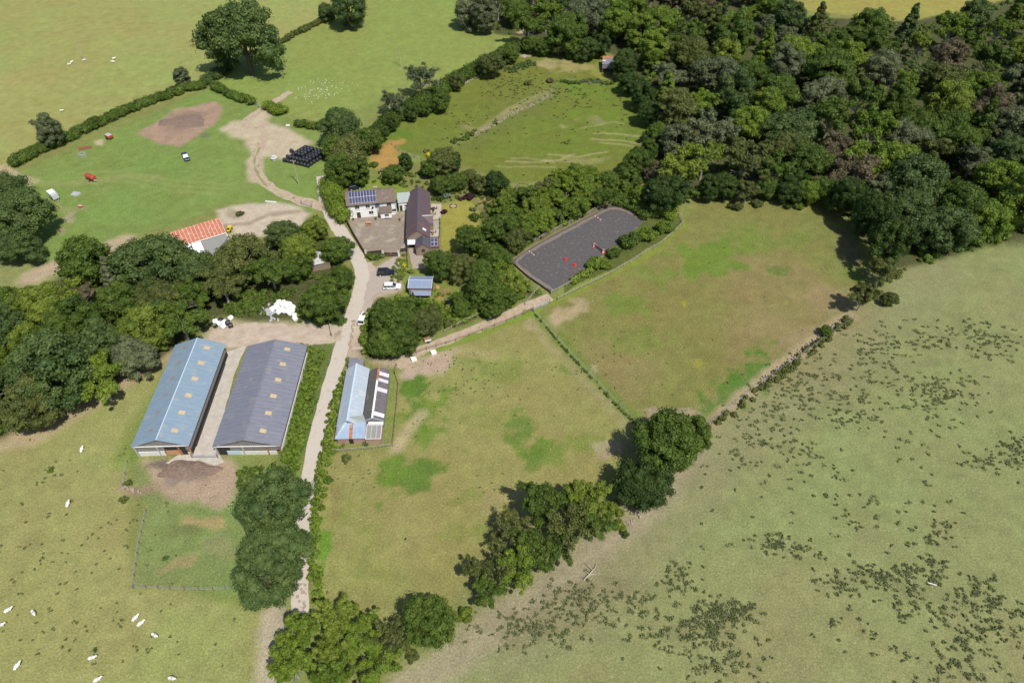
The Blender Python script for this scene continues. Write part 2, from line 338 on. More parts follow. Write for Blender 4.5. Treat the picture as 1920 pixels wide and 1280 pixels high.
for a in [(795, 690, 52, 26, PINK, .9, -15), (830, 668, 30, 14, PINK, .8, -20), (770, 705, 25, 18, PINK, .9), (1035, 612, 22, 26, TAN, .75, -20), (1075, 580, 45, 16, TAN, .8, -25), (1000, 605, 18, 14, TAN, .7),
          (1275, 775, 60, 16, PINK, .6), (1240, 790, 40, 10, PINK, .5), (745, 1000, 90, 70, (.26, .21, .09), .3), (880, 660, 60, 14, TAN, .3), (1560, 560, 60, 30, (.26, .19, .10), .45), (1500, 640, 60, 22, (.26, .19, .11), .5, -30), (1450, 610, 60, 25, (.24, .18, .09), .4),
          (1110, 690, 10, 10, PINK, .8), (1140, 840, 30, 20, PINK, .5), (1075, 560, 30, 10, TAN, .6), (960, 930, 60, 30, (.27, .21, .11), .35), (1590, 470, 30, 40, (.12, .085, .06), .6), (720, 290, 36, 26, (.34, .20, .06), .9), (733, 275, 22, 12, (.34, .20, .06), .9), (745, 318, 12, 12, (.28, .16, .06), .8),
          (1075, 125, 50, 12, (.27, .23, .09), .8), (1030, 118, 30, 8, (.30, .26, .13), .7), (1120, 140, 20, 10, (.22, .22, .05), .7), (985, 103, 8, 6, PINK, .6), (1055, 238, 8, 4, TAN, .5), (1120, 225, 30, 7, (.25, .2, .12), .4), (1080, 300, 60, 7, (.25, .23, .10), .5), (880, 240, 16, 6, TAN, .3)]:
    spot(*a[:6], ang=(a[6] if len(a) > 6 else 0), k=6, rag=1.5)
# animal paths in the top paddock and along the right bank
for pts, o in [([(1115, 250), (1160, 252), (1210, 258)], .8), ([(1110, 260), (1160, 264), (1205, 270)], .8), ([(1125, 266), (1190, 275)], .6), ([(1030, 290), (1080, 293), (1140, 285)], .7), ([(950, 302), (1000, 305), (1050, 300), (1075, 288)], .7), ([(960, 297), (1010, 298), (1040, 305)], .5), ([(930, 312), (1000, 313), (1040, 313)], .5), ([(1090, 240), (1150, 228), (1170, 232)], .5)]:
    line(pts, .15, (.33, .29, .15), o*.8, .7)
line([(1595, 590), (1560, 612), (1490, 668), (1440, 700), (1395, 740), (1340, 790), (1310, 812)], 1.6, (.36, .27, .16), .8, 1.5)
line([(1300, 830), (1235, 935), (1180, 975), (1120, 1020), (1060, 1080), (980, 1130), (900, 1190), (830, 1245), (760, 1290)], 3, (.33, .27, .20), .6, 3)
spot(1040, 1150, 150, 45, (.15, .14, .065), .6, -22, k=5, sc=6, rag=1.5); spot(1330, 1160, 80, 28, (.15, .15, .065), .5, -20, k=5, sc=5, rag=1.8); spot(1700, 1100, 120, 30, (.15, .15, .065), .35, 15, k=5, sc=5, rag=2); spot(1560, 740, 150, 50, (.165, .165, .07), .5, -30, k=5, sc=5, rag=2); spot(1800, 640, 120, 40, (.15, .15, .065), .4, 10, k=5, sc=5, rag=2)
line([(1330, 840), (1500, 720), (1600, 640), (1680, 560), (1760, 500)], 8, (.20, .185, .10), .4, 7)
line([(1250, 850), (1290, 880), (1200, 985), (1130, 1050), (1050, 1110), (950, 1170)], 8, (.21, .18, .11), .4, 8)
line([(855, 268), (905, 243), (960, 205), (1030, 170)], 2.0, (.34, .27, .15), .55, 1.5)
line([(865, 275), (930, 243), (1000, 200), (1040, 165)], 6, (.11, .13, .03), .5, 4)
line([(745, 838), (760, 815), (790, 775)], 1.5, (.36, .29, .17), .7, 1.5)
line([(1000, 590), (1045, 640), (1090, 688), (1120, 722), (1200, 805)], 3, (.12, .17, .03), .8, 2)
line([(990, 600), (1035, 650), (1100, 715), (1190, 810)], 1.2, (.30, .23, .13), .5, 1.2)
line([(760, 672), (855, 640), (1000, 583)], 2.2, (.15, .21, .03), .9, 1)
line([(1035, 568), (1182, 495), (1238, 462), (1280, 421)], 2.0, (.16, .20, .03), .8, 1)
# fields on the left: worn tracks, yard dirt, heaps
line([(480, 335), (478, 300), (500, 270)], 3.5, (.38, .31, .21), .9, 1.5)
paint([(470, 222), (520, 190), (500, 225), (545, 245), (592, 268), (540, 300), (500, 295), (470, 285), (462, 262), (410, 245), (445, 222)], (.42, .34, .245), .9, 2, 'w')
paint([(258, 247), (330, 205), (400, 190), (417, 205), (385, 250), (330, 277), (290, 270)], (.30, .20, .145), .95, 1, 'w')
spot(345, 225, 50, 22, (.20, .15, .10), .7, -20); spot(388, 258, 12, 6, (.12, .1, .08), .6)
paint([(405, 395), (470, 380), (520, 381), (560, 389), (584, 402), (560, 430), (520, 440), (470, 445), (425, 470), (412, 470), (440, 430), (410, 425)], (.43, .36, .275), .95, 1)
spot(440, 400, 22, 12, (.24, .20, .13), .7); line([(410, 425), (470, 418), (500, 402), (560, 398)], .8, (.20, .15, .1), .6, 1)
line([(235, 452), (190, 470), (150, 490), (100, 500), (60, 520)], 4, (.38, .29, .20), .85, 2.5)
line([(0, 315), (30, 332), (60, 342)], 2.5, (.38, .3, .2), .7, 1.5)
line([(60, 342), (130, 345), (240, 330), (300, 335)], 1.5, (.22, .23, .08), .5, 1.5)
for dy in (0, 9, 19): line([(140, 325+dy), (230, 320+dy), (330, 340+dy), (430, 345+dy)], .5, (.22, .24, .08), .45, .7)
line([(50, 405), (75, 380), (130, 395), (160, 392)], 1.2, (.26, .2, .12), .4, 1.5)
spot(133, 410, 18, 9, (.33, .26, .19), .7); spot(115, 430, 16, 10, (.28, .2, .14), .6); spot(185, 265, 14, 6, (.40, .32, .2), .9)
paint([(270, 866), (400, 862), (432, 872), (447, 910), (402, 958), (340, 932), (288, 900)], (.32, .235, .165), .95, 1, 'w')
spot(350, 890, 55, 16, (.16, .13, .11), .75); spot(300, 872, 34, 8, (.10, .08, .07), .8)
spot(380, 980, 45, 14, (.36, .23, .12), .6); spot(330, 1060, 60, 12, (.32, .22, .12), .5, -20); spot(345, 1000, 40, 20, (.11, .11, .04), .5); spot(410, 1030, 50, 30, (.22, .2, .1), .5)
line([(232, 912), (262, 920), (290, 912)], 1.2, (.25, .18, .12), .8, 1)
line([(0, 828), (60, 815), (140, 770), (190, 735), (260, 695), (325, 652)], 3, (.36, .27, .17), .75, 3)
line([(240, 860), (360, 648)], 3, (.12, .18, .03), .7, 3)
line([(515, 1150), (512, 1200), (505, 1280)], 2.5, (.38, .32, .24), .8, 2)
paint([(370, 640), (400, 608), (480, 600), (560, 606), (640, 603), (645, 640), (575, 645), (455, 645), (418, 660), (400, 650)], (.40, .335, .25), .9, 2, 'w')
paint([(540, 640), (640, 642), (600, 800), (560, 880), (520, 860)], (.075, .115, .025), .8, 2, 'w')
paint([(690, 505), (745, 478), (760, 505), (752, 545), (705, 560), (688, 600), (680, 672), (650, 690), (640, 660), (670, 570)], (.345, .27, .20), .95, 1)
paint([(655, 655), (700, 680), (745, 690), (790, 655), (760, 648), (700, 670)], (.34, .27, .19), .9, 1)
spot(560, 170, 60, 18, (.20, .23, .07), .3)
# garden
paint([(828, 383), (880, 372), (906, 405), (888, 445), (852, 472), (828, 472)], (.245, .225, .045), .95, 0, 'c')
paint([(660, 345), (760, 330), (763, 366), (660, 360)], (.15, .20, .03), .9, 1)
paint([(690, 320), (850, 300), (950, 345), (985, 360), (905, 410), (880, 372), (828, 383), (763, 350)], (.16, .16, .05), .8, 1)
paint([(900, 370), (935, 360), (925, 400), (905, 405)], (.28, .2, .1), .6, 1, 'w')
paint([(745, 490), (765, 505), (860, 520), (880, 560), (830, 600), (740, 570), (752, 540)], (.15, .18, .035), .9, 1)
spot(840, 548, 14, 10, (.26, .15, .09), .8); spot(820, 560, 12, 7, (.34, .19, .06), .7)
# woodland floor
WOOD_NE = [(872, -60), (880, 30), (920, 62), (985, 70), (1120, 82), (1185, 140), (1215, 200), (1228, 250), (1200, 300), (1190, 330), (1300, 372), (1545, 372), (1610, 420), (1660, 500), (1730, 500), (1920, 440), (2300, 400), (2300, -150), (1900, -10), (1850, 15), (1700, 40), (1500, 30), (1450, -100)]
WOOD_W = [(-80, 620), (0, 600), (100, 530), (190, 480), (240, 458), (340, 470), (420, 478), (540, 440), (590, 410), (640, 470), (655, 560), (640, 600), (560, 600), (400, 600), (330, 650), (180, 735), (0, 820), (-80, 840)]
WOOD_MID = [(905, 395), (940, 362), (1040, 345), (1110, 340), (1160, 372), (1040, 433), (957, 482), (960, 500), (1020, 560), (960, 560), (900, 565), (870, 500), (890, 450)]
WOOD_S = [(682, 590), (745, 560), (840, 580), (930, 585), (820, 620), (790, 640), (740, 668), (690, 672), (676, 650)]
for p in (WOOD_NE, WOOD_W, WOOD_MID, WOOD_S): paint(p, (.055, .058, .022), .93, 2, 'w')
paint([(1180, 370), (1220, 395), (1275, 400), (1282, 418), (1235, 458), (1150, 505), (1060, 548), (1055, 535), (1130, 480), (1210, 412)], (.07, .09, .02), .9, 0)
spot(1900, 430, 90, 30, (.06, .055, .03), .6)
line([(1003, 5), (990, 30), (975, 60)], 2.5, (.42, .32, .22), .9, 1)
col *= 1+((fbm(GX, GY, 1.3, 9, 2)-.5)*.22)[..., None]
col = np.clip(col, .01, .9)
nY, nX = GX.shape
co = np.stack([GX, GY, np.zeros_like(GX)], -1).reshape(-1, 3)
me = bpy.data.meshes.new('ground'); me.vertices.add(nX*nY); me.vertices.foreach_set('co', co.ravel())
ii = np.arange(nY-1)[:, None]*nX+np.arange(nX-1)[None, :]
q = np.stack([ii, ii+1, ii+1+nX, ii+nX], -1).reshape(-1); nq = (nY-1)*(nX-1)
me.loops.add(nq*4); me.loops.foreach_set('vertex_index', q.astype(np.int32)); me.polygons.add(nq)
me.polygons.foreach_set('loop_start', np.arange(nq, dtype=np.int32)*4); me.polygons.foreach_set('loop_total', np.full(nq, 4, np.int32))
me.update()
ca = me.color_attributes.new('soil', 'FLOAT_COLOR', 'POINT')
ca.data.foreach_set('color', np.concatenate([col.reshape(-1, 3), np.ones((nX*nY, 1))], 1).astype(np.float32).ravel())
m = bpy.data.materials.new('pasture'); m.use_nodes = True; n = m.node_tree.nodes; L = m.node_tree.links; b = n['Principled BSDF']
b.inputs['Roughness'].default_value = .95; b.inputs['Specular IOR Level'].default_value = .15
at = n.new('ShaderNodeAttribute'); at.attribute_name = 'soil'; tc = n.new('ShaderNodeTexCoord')
def nse(sc, det=4, rough=.6):
    z = n.new('ShaderNodeTexNoise'); z.inputs['Scale'].default_value = sc; z.inputs['Detail'].default_value = det; z.inputs['Roughness'].default_value = rough
    L.new(tc.outputs['Object'], z.inputs[0]); return z.outputs[0]
def ramp(src, p0, p1, v0, v1):
    r = n.new('ShaderNodeMapRange'); r.inputs[1].default_value = p0; r.inputs[2].default_value = p1; r.inputs[3].default_value = v0; r.inputs[4].default_value = v1
    L.new(src, r.inputs[0]); return r.outputs[0]
def mul(a, b_):
    x = n.new('ShaderNodeVectorMath'); x.operation = 'SCALE'; L.new(a, x.inputs[0]); L.new(b_, x.inputs[3]); return x.outputs[0]
def mixc(a, c, f):
    x = n.new('ShaderNodeMix'); x.data_type = 'RGBA'; L.new(f, x.inputs[0]); L.new(a, x.inputs[6]); x.inputs[7].default_value = (*c, 1); return x.outputs[2]
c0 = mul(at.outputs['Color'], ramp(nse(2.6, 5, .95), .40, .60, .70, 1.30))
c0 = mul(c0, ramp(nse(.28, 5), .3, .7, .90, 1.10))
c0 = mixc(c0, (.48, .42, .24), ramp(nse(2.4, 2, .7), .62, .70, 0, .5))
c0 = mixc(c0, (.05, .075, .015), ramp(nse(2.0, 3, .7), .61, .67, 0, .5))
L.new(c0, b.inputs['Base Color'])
bp = n.new('ShaderNodeBump'); bp.inputs['Strength'].default_value = .9; bp.inputs['Distance'].default_value = .22
L.new(nse(1.7, 6, .7), bp.inputs['Height']); L.new(bp.outputs[0], b.inputs['Normal'])
me.materials.append(m); ground = bpy.data.objects.new('ground', me); link(ground); ground['kind'] = 'structure'

# ------------------------------------------------------------------ sheets lying on the ground
_lvl = [0.012]
def ragged(P, step=1.2, amt=.25, seed=1):
    r = random.Random(seed); out = []
    n = len(P)
    for i in range(n):
        a, b = P[i], P[(i+1) % n]; L_ = (b-a).length; k = max(1, int(L_/step)); nr = Vector((-(b-a).y, (b-a).x, 0)).normalized()
        for j in range(k): out.append(a.lerp(b, j/k)+nr*(r.uniform(-amt, amt) if j else r.uniform(-amt, amt)*.3))
    return out
def smooth(pts, it=2):
    for _ in range(it):
        q = [pts[0]]
        for a, b in zip(pts[:-1], pts[1:]): q += [a.lerp(b, .25), a.lerp(b, .75)]
        pts = q+[pts[-1]]
    return pts
def sheet(name, poly, m_, rag=.2, z=None, seed=1):
    if z is None: _lvl[0] += .004; z = _lvl[0]
    P = ragged([W(*p) for p in poly], amt=rag, seed=seed) if rag else [W(*p) for p in poly]
    bm = bmesh.new(); vs = [bm.verts.new((p.x, p.y, z)) for p in P]; f = bm.faces.new(vs); f.normal_update()
    if f.normal.z < 0: f.normal_flip()
    bmesh.ops.triangulate(bm, faces=bm.faces)
    me = bpy.data.meshes.new(name); bm.to_mesh(me); bm.free(); me.materials.append(m_)
    o = bpy.data.objects.new(name, me); link(o); o['kind'] = 'structure'; return o
def strip(name, pts, wd, m_, z=None, rag=.2, seed=2, it=2):
    if z is None: _lvl[0] += .004; z = _lvl[0]
    P = smooth([W(*p) for p in pts], it); P2 = []
    for a, b in zip(P[:-1], P[1:]):
        k = max(1, int((b-a).length/1.3)); P2 += [a.lerp(b, j/k) for j in range(k)]
    P2.append(P[-1]); r = random.Random(seed); V = []; Fc = []
    for i, p in enumerate(P2):
        d = (P2[min(i+1, len(P2)-1)]-P2[max(i-1, 0)]).normalized(); nr = Vector((-d.y, d.x, 0))
        ww = wd(i/(len(P2)-1)) if callable(wd) else wd
        a = p+nr*(ww/2+r.uniform(-rag, rag)); b2 = p-nr*(ww/2+r.uniform(-rag, rag))
        V += [(b2.x, b2.y, z), (a.x, a.y, z)]
        if i: Fc.append((2*i-2, 2*i, 2*i+1, 2*i-1))
    me = bpy.data.meshes.new(name); me.from_pydata(V, [], Fc); me.materials.append(m_)
    o = bpy.data.objects.new(name, me); link(o); o['kind'] = 'structure'; return o
ROAD = [(606, 330), (607, 350), (612, 385), (632, 425), (655, 458), (676, 492), (680, 530), (664, 580), (648, 625), (634, 675), (614, 740), (594, 815), (580, 890), (570, 960), (566, 1040), (562, 1090), (563, 1150)]
strip('verge_dirt', [(690, 492), (696, 540), (680, 600), (668, 655)], 2.6, M['yard'], rag=.5)
strip('road', ROAD, lambda t: 4.3-1.3*t, M['road'], rag=.15)
strip('farm_track', [(612, 388), (590, 383), (555, 374), (520, 360), (492, 340), (478, 318), (476, 298), (490, 272), (500, 250)], lambda t: 4.6-1.5*min(1, t*2), M['track'], rag=.35)
strip('grass_strip', [(500, 350), (485, 330), (477, 312), (477, 296), (488, 276)], .7, mat('track_grass', (.16, .19, .06), (.25, .23, .12), rough=.95, scale=1.2), rag=.3)
strip('field_track', [(505, 232), (478, 240), (452, 232), (480, 210), (520, 188), (545, 172)], 2.6, M['track'], rag=.5)
strip('field_path', [(745, 688), (775, 665), (800, 652), (860, 629), (930, 602), (990, 573), (1032, 556)], 2.9, M['track'], rag=.35)
sheet('farmyard', [(400, 645), (392, 628), (420, 612), (480, 604), (560, 612), (625, 606), (645, 612), (640, 640), (580, 648), (470, 646), (430, 652)], M['yard'], .5)
sheet('barn_lane', [(408, 665), (462, 648), (440, 700), (404, 836), (420, 866), (402, 873), (372, 862), (345, 872), (310, 868), (352, 842)], M['concrete'], .1)
sheet('courtyard', [(652, 412), (700, 402), (763, 396), (765, 474), (690, 480), (660, 432)], M['court'], 0)
sheet('patio', [(764, 462), (800, 462), (812, 478), (800, 503), (774, 504)], M['paving'], .05)
sheet('car_park', [(694, 512), (716, 496), (744, 480), (752, 500), (752, 545), (712, 548), (700, 556), (694, 590), (684, 600), (682, 560)], M['gravel'], .3)
# ------------------------------------------------------------------ foliage meshes
_bm = bmesh.new(); bmesh.ops.create_icosphere(_bm, subdivisions=1, radius=1)
ICO_V = np.array([v.co[:] for v in _bm.verts]); _bm.faces.ensure_lookup_table(); ICO_F = np.array([[v.index for v in f.verts] for f in _bm.faces]); _bm.free()
def rdir(n, g): v = g.normal(size=(n, 3)); return v/np.linalg.norm(v, axis=1, keepdims=True)
def leaf_mesh(name, lobes, per, leaf, g, core=.72, shell=.3, tri=False, tones=None, flat=.0):
    "lobes: (n,5) centre, radius, vertical squash. Many leaf faces round each lobe and a small leafy core inside"
    V = []; T = []; nl = len(lobes)
    C = np.repeat(lobes[:, :3], per, 0); Rr = np.repeat(lobes[:, 3], per); Sq = np.repeat(lobes[:, 4], per)
    D = rdir(nl*per, g); D[:, 2] = np.where((D[:, 2] < -.35) & (g.random(nl*per) < .7), -D[:, 2], D[:, 2])
    rad = Rr*(1-shell+shell*1.5*g.random(nl*per)); P = C+D*rad[:, None]*np.stack([np.ones_like(Sq), np.ones_like(Sq), Sq], 1)
    Nn = D+rdir(nl*per, g)*.75; Nn /= np.linalg.norm(Nn, axis=1, keepdims=True)
    A = np.cross(Nn, rdir(nl*per, g)); A /= np.linalg.norm(A, axis=1, keepdims=True)+1e-9; B = np.cross(Nn, A)
    s = leaf*(.6+.8*g.random(nl*per)); a = A*s[:, None]; b = B*(s*(.5+.4*g.random(nl*per)))[:, None]
    Q = np.stack([P-a, P-b+Nn*s[:, None]*.15, P+a, P+b], 1).reshape(-1, 3)
    lt = g.random(nl) if tones is None else tones
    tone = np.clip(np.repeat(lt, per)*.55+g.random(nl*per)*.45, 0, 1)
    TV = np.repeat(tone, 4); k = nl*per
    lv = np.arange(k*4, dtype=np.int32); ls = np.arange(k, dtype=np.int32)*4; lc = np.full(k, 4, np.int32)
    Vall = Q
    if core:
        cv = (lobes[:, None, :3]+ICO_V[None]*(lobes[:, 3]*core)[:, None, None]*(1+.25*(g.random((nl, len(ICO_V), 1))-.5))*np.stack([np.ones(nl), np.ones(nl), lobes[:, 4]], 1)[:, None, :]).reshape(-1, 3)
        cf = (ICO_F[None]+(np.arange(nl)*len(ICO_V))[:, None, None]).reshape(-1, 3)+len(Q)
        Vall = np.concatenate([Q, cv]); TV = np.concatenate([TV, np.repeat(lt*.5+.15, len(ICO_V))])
        st = len(lv); lv = np.concatenate([lv, cf.ravel().astype(np.int32)]); ls = np.concatenate([ls, st+np.arange(len(cf), dtype=np.int32)*3]); lc = np.concatenate([lc, np.full(len(cf), 3, np.int32)])
    me = bpy.data.meshes.new(name); me.vertices.add(len(Vall)); me.vertices.foreach_set('co', Vall.astype(np.float32).ravel())
    me.loops.add(len(lv)); me.loops.foreach_set('vertex_index', lv); me.polygons.add(len(ls)); me.polygons.foreach_set('loop_start', ls); me.polygons.foreach_set('loop_total', lc)
    me.update(); at = me.attributes.new('tone', 'FLOAT', 'POINT'); at.data.foreach_set('value', TV.astype(np.float32))
    me.materials.append(F['mid']); return me
def crown_lobes(shape, g, n):
    L = []
    bumps = rdir(7, g); amp = .14+.22*g.random(7)
    while len(L) < n:
        d = rdir(1, g)[0]
        if d[2] < -.45 and g.random() < .75: continue
        rr = .52+.36*g.random()**.7
        k = 1+sum(1.3*a*max(0, float(d@b))**4 for a, b in zip(amp, bumps))-.16
        p = d*rr*k; r = .17+.15*g.random(); sq = .8
        if shape == 'oval': p = p*np.array([.86, .86, 1.12])
        elif shape == 'spread': p = p*np.array([1.08, 1.08, .62]); sq = .7
        elif shape == 'round': p = p*np.array([1, 1, .88])
        elif shape == 'cone':
            z = g.random()**.8; w_ = (1-z)*.75+.04; a = g.random()*6.283; p = np.array([math.cos(a)*w_*(.6+.4*g.random()), math.sin(a)*w_*(.6+.4*g.random()), z*2.4-1.0]); r = .09+.13*(1-z); sq = .6
        elif shape == 'airy': r *= .62; p = p*np.array([1, 1, 1.0])*(1.0+.12*g.random())
        L.append([*p, r*(.62+.5*g.random()), sq])
    L = np.array(L); return L
def branchy_lobes(g, n, fl=1.0):
    "lobes strung along a few strong limbs, with gaps between them"
    L = []; nb = 13
    for b in range(nb):
        a = 6.2832*b/nb+g.normal()*.25; el = (.15+1.25*g.random()**1.2); d = np.array([math.cos(a)*math.cos(el), math.sin(a)*math.cos(el), math.sin(el)*fl]); ln = .80+.42*g.random()
        for k in range(n//nb):
            t = .35+.65*((k+g.random())/(n/nb)); p = d*ln*t+g.normal(size=3)*.10*np.array([1, 1, .7])*(1.1-t*.5); p[2] -= .12*t; L.append([*p, (.10+.11*g.random())*(1.15-.35*t), .75])
    return np.array(L)
def limb_mesh(name, g, shape, hc, nl=7, thick=.075, m_=None):
    b = MB(); top = .35 if shape != 'cone' else 1.2
    b.tube([(0, 0, 0), (.01, .01, hc*.35), (.03*g.normal(), .03*g.normal(), hc*.8), (.05*g.normal(), .05*g.normal(), hc+top)], [thick*1.25, thick*.95, thick*.7, thick*.2], 7)
    if shape != 'cone':
        for i in range(nl):
            a = 6.283*i/nl+g.random()*.6; el = .25+.9*g.random(); z0 = hc*(.35+.4*g.random()); ln = .55+.3*g.random()
            d = Vector((math.cos(a)*math.cos(el), math.sin(a)*math.cos(el), math.sin(el))); p0 = Vector((0, 0, z0)); p1 = p0+d*ln*.5+Vector((0, 0, .05)); p2 = p0+d*ln+Vector((0, 0, .16))
            b.tube([p0, p1, p2], [thick*.5, thick*.33, thick*.12], 5, cap=False)
            for q in range(2):
                d2 = Vector(rdir(1, g)[0]); d2.z = abs(d2.z)*.6; b.tube([p1, p1+(d+d2).normalized()*ln*.45], [thick*.22, thick*.06], 4, cap=False)
    me = bpy.data.meshes.new(name); me.from_pydata(b.v, [], b.f); me.materials.append(m_ or BARK); return me
HC = 1.02
VAR = {}
def variants(shape, k, n, per, leaf, core, seed, pale=False):
    L = []
    for i in range(k):
        g = np.random.default_rng(seed+i)
        L.append((leaf_mesh('crown_'+shape, crown_lobes(shape, g, n), per, leaf, g, core=core), limb_mesh('trunk_'+shape, g, shape, HC, m_=BARK_PALE if pale else BARK, nl=11 if pale else 7, thick=.05 if pale else .075)))
    VAR[shape] = L
variants('round', 5, 120, 175, .032, .72, 100)
variants('oval', 4, 110, 170, .033, .72, 200)
variants('spread', 3, 120, 175, .032, .72, 300)
VAR['branchy'] = []
for i in range(4):
    g = np.random.default_rng(700+i); lb = branchy_lobes(g, 117, .85)
    VAR['branchy'].append((leaf_mesh('crown_branchy', lb, 130, .034, g, core=.6, shell=.5), limb_mesh('trunk_branchy', g, 'branchy', HC, m_=BARK_PALE, nl=12, thick=.05)))
VAR['airy'] = []
for i in range(3):
    g = np.random.default_rng(400+i); lb = branchy_lobes(g, 104, .95); lb[:, 3] *= .85
    VAR['airy'].append((leaf_mesh('crown_airy', lb, 80, .032, g, core=0, shell=.8), limb_mesh('trunk_airy', g, 'airy', HC, m_=BARK_PALE, nl=15, thick=.045)))
variants('cone', 2, 90, 130, .034, .7, 500)
BUSH = []
for i in range(5):
    g = np.random.default_rng(600+i); L = []
    for k in range(16):
        a = g.random()*6.283; r = math.sqrt(g.random())*.68; L.append([r*math.cos(a), r*math.sin(a), .22+.42*(1-r)*g.random()+.1, .24+.14*g.random(), .8])
    BUSH.append(leaf_mesh('shrub', np.array(L), 130, .062, g, core=.78))
SMALLB = []
for i in range(2):
    g = np.random.default_rng(650+i); L = []
    for k in range(7):
        a = g.random()*6.283; r = math.sqrt(g.random())*.6; L.append([r*math.cos(a), r*math.sin(a), .3+.3*g.random(), .34, .8])
    SMALLB.append(leaf_mesh('small_shrub', np.array(L), 50, .12, g, core=.8))
def setmat(o, m_): o.material_slots[0].link = 'OBJECT'; o.material_slots[0].material = m_
TREES = []
def tree(px, py, r, kind, shape='round', label=None, group=None, sz=None, name='tree', cat='tree'):
    "px, py: middle of the crown in the photo, r: its half width in photo px"
    g = random.Random(int(px*7+py*13+r)); sz = sz or g.uniform(.92, 1.12)
    z = 6.0
    for _ in range(6):
        p = W(px, py, z); R = r/scale_at(p); z = HC*R*sz
    p = W(px, py, z); cm, tm = VAR[shape][g.randrange(len(VAR[shape]))]
    root = empty(name, (p.x, p.y, 0), g.uniform(0, 6.28), (R, R, R*sz)); tag(root, label, cat, group)
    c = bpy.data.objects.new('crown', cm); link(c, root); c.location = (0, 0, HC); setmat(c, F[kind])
    t = bpy.data.objects.new('trunk', tm); link(t, root)
    TREES.append((px, py, r)); return root
def bush(px, py, r, kind, label, group=None, sz=1.0, name='shrub', cat='shrub', small=False):
    z = .8
    for _ in range(4): p = W(px, py, z); R = r/scale_at(p); z = .45*R*sz
    g = random.Random(int(px*3+py*11)); me = g.choice(SMALLB if small else BUSH)
    o = bpy.data.objects.new(name, me); link(o); o.location = (p.x, p.y, -.03); o.scale = (R, R, R*sz); o.rotation_euler = (0, 0, g.uniform(0, 6.28)); setmat(o, F[kind])
    return tag(o, label, cat, group)
def hedge(name, pts, wd, h, kind, label, cat='hedge', leaf=.22, dens=1.0, group=None, gaps=0, seed=3):
    g = np.random.default_rng(seed+int(pts[0][0])); P = smooth([W(*p) for p in pts], 1); L = []
    for a, b in zip(P[:-1], P[1:]):
        ln = (b-a).length; k = max(1, int(ln/(.9)*dens)); d = (b-a).normalized(); nr = Vector((-d.y, d.x, 0))
        for i in range(k):
            if gaps and g.random() < gaps: continue
            for j in range(max(1, int(wd/1.3))):
                o = (g.random()-.5)*max(0, wd-1.2); p = a.lerp(b, (i+g.random())/k)+nr*o; rr = (.55+.35*g.random())*min(wd, h*1.2)*.5+.25
                L.append([p.x, p.y, max(.15, h*(.35+.4*g.random())*(1-.5*abs(o)/(wd/2+.1))), rr, .85])
    L = np.array(L); c = L[:, :3].mean(0); c[2] = 0; L[:, :3] -= c
    me = leaf_mesh(name, L, max(20, int(60*(np.mean(L[:, 3])/.7)**1.3)), leaf, g, core=.8)
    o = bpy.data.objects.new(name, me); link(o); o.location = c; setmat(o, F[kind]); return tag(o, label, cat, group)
ORD = ['first', 'second', 'third', 'fourth', 'fifth', 'sixth', 'seventh', 'eighth', 'ninth', 'tenth', 'eleventh', 'twelfth', 'thirteenth', 'fourteenth', 'fifteenth', 'sixteenth', 'seventeenth', 'eighteenth', 'nineteenth', 'twentieth', 'twenty-first', 'twenty-second', 'twenty-third', 'twenty-fourth', 'twenty-fifth']
def inpoly(x, y, poly): return bool(pip(np.array([x]), np.array([y]), poly)[0])
TONE = dict(dark='dark green', mid='mid green', bright='bright green', olive='olive green', blue='blue-green', grey='grey-green', brown='brownish', lime='yellow-green', purple='purple', silver='silvery')
def wood(poly, r0, r1, kinds, where, group, row=55, shapes=('round', 'oval', 'branchy', 'round', 'spread', 'branchy'), avoid=(), clear=.80, seed=1, keep=1.0, sz=None, tries=2600):
    g = random.Random(seed); X = [p[0] for p in poly]; Y = [p[1] for p in poly]; got = []
    for _ in range(tries):
        x, y = g.uniform(max(-60, min(X)), min(1985, max(X))), g.uniform(max(-45, min(Y)), min(1330, max(Y)))
        if not inpoly(x, y, poly) or any(math.hypot(x-a, y-b) < c for a, b, c in avoid): continue
        r = g.uniform(r0, r1)*(.72+.42*(y/500 if y < 500 else 1)); k = .62 if y < 400 else .72
        if any(math.hypot(x-a, (y-b)/k) < (r+c)*clear for a, b, c in TREES): continue
        TREES.append((x, y, r)); got.append((x, y, r))
    for t_ in got: TREES.remove(t_)
    got.sort(key=lambda t: t[1]); rows = {}
    for x, y, r in got: rows.setdefault(int((y-min(Y))//row), []).append((x, y, r))
    rk = sorted(rows)
    for ri, k_ in enumerate(rk):
        for ci, (x, y, r) in enumerate(sorted(rows[k_])):
            kd = kinds[g.randrange(len(kinds))]; sh = shapes[g.randrange(len(shapes))]
            if kd == 'grey' and sh == 'spread': sh = 'oval'
            lab = f"{TONE[kd]} tree {ORD[min(ci, 24)]} from left, {ORD[ri]} row down in {where}"
            tree(x, y, r, kd, sh, lab, group, sz=sz)
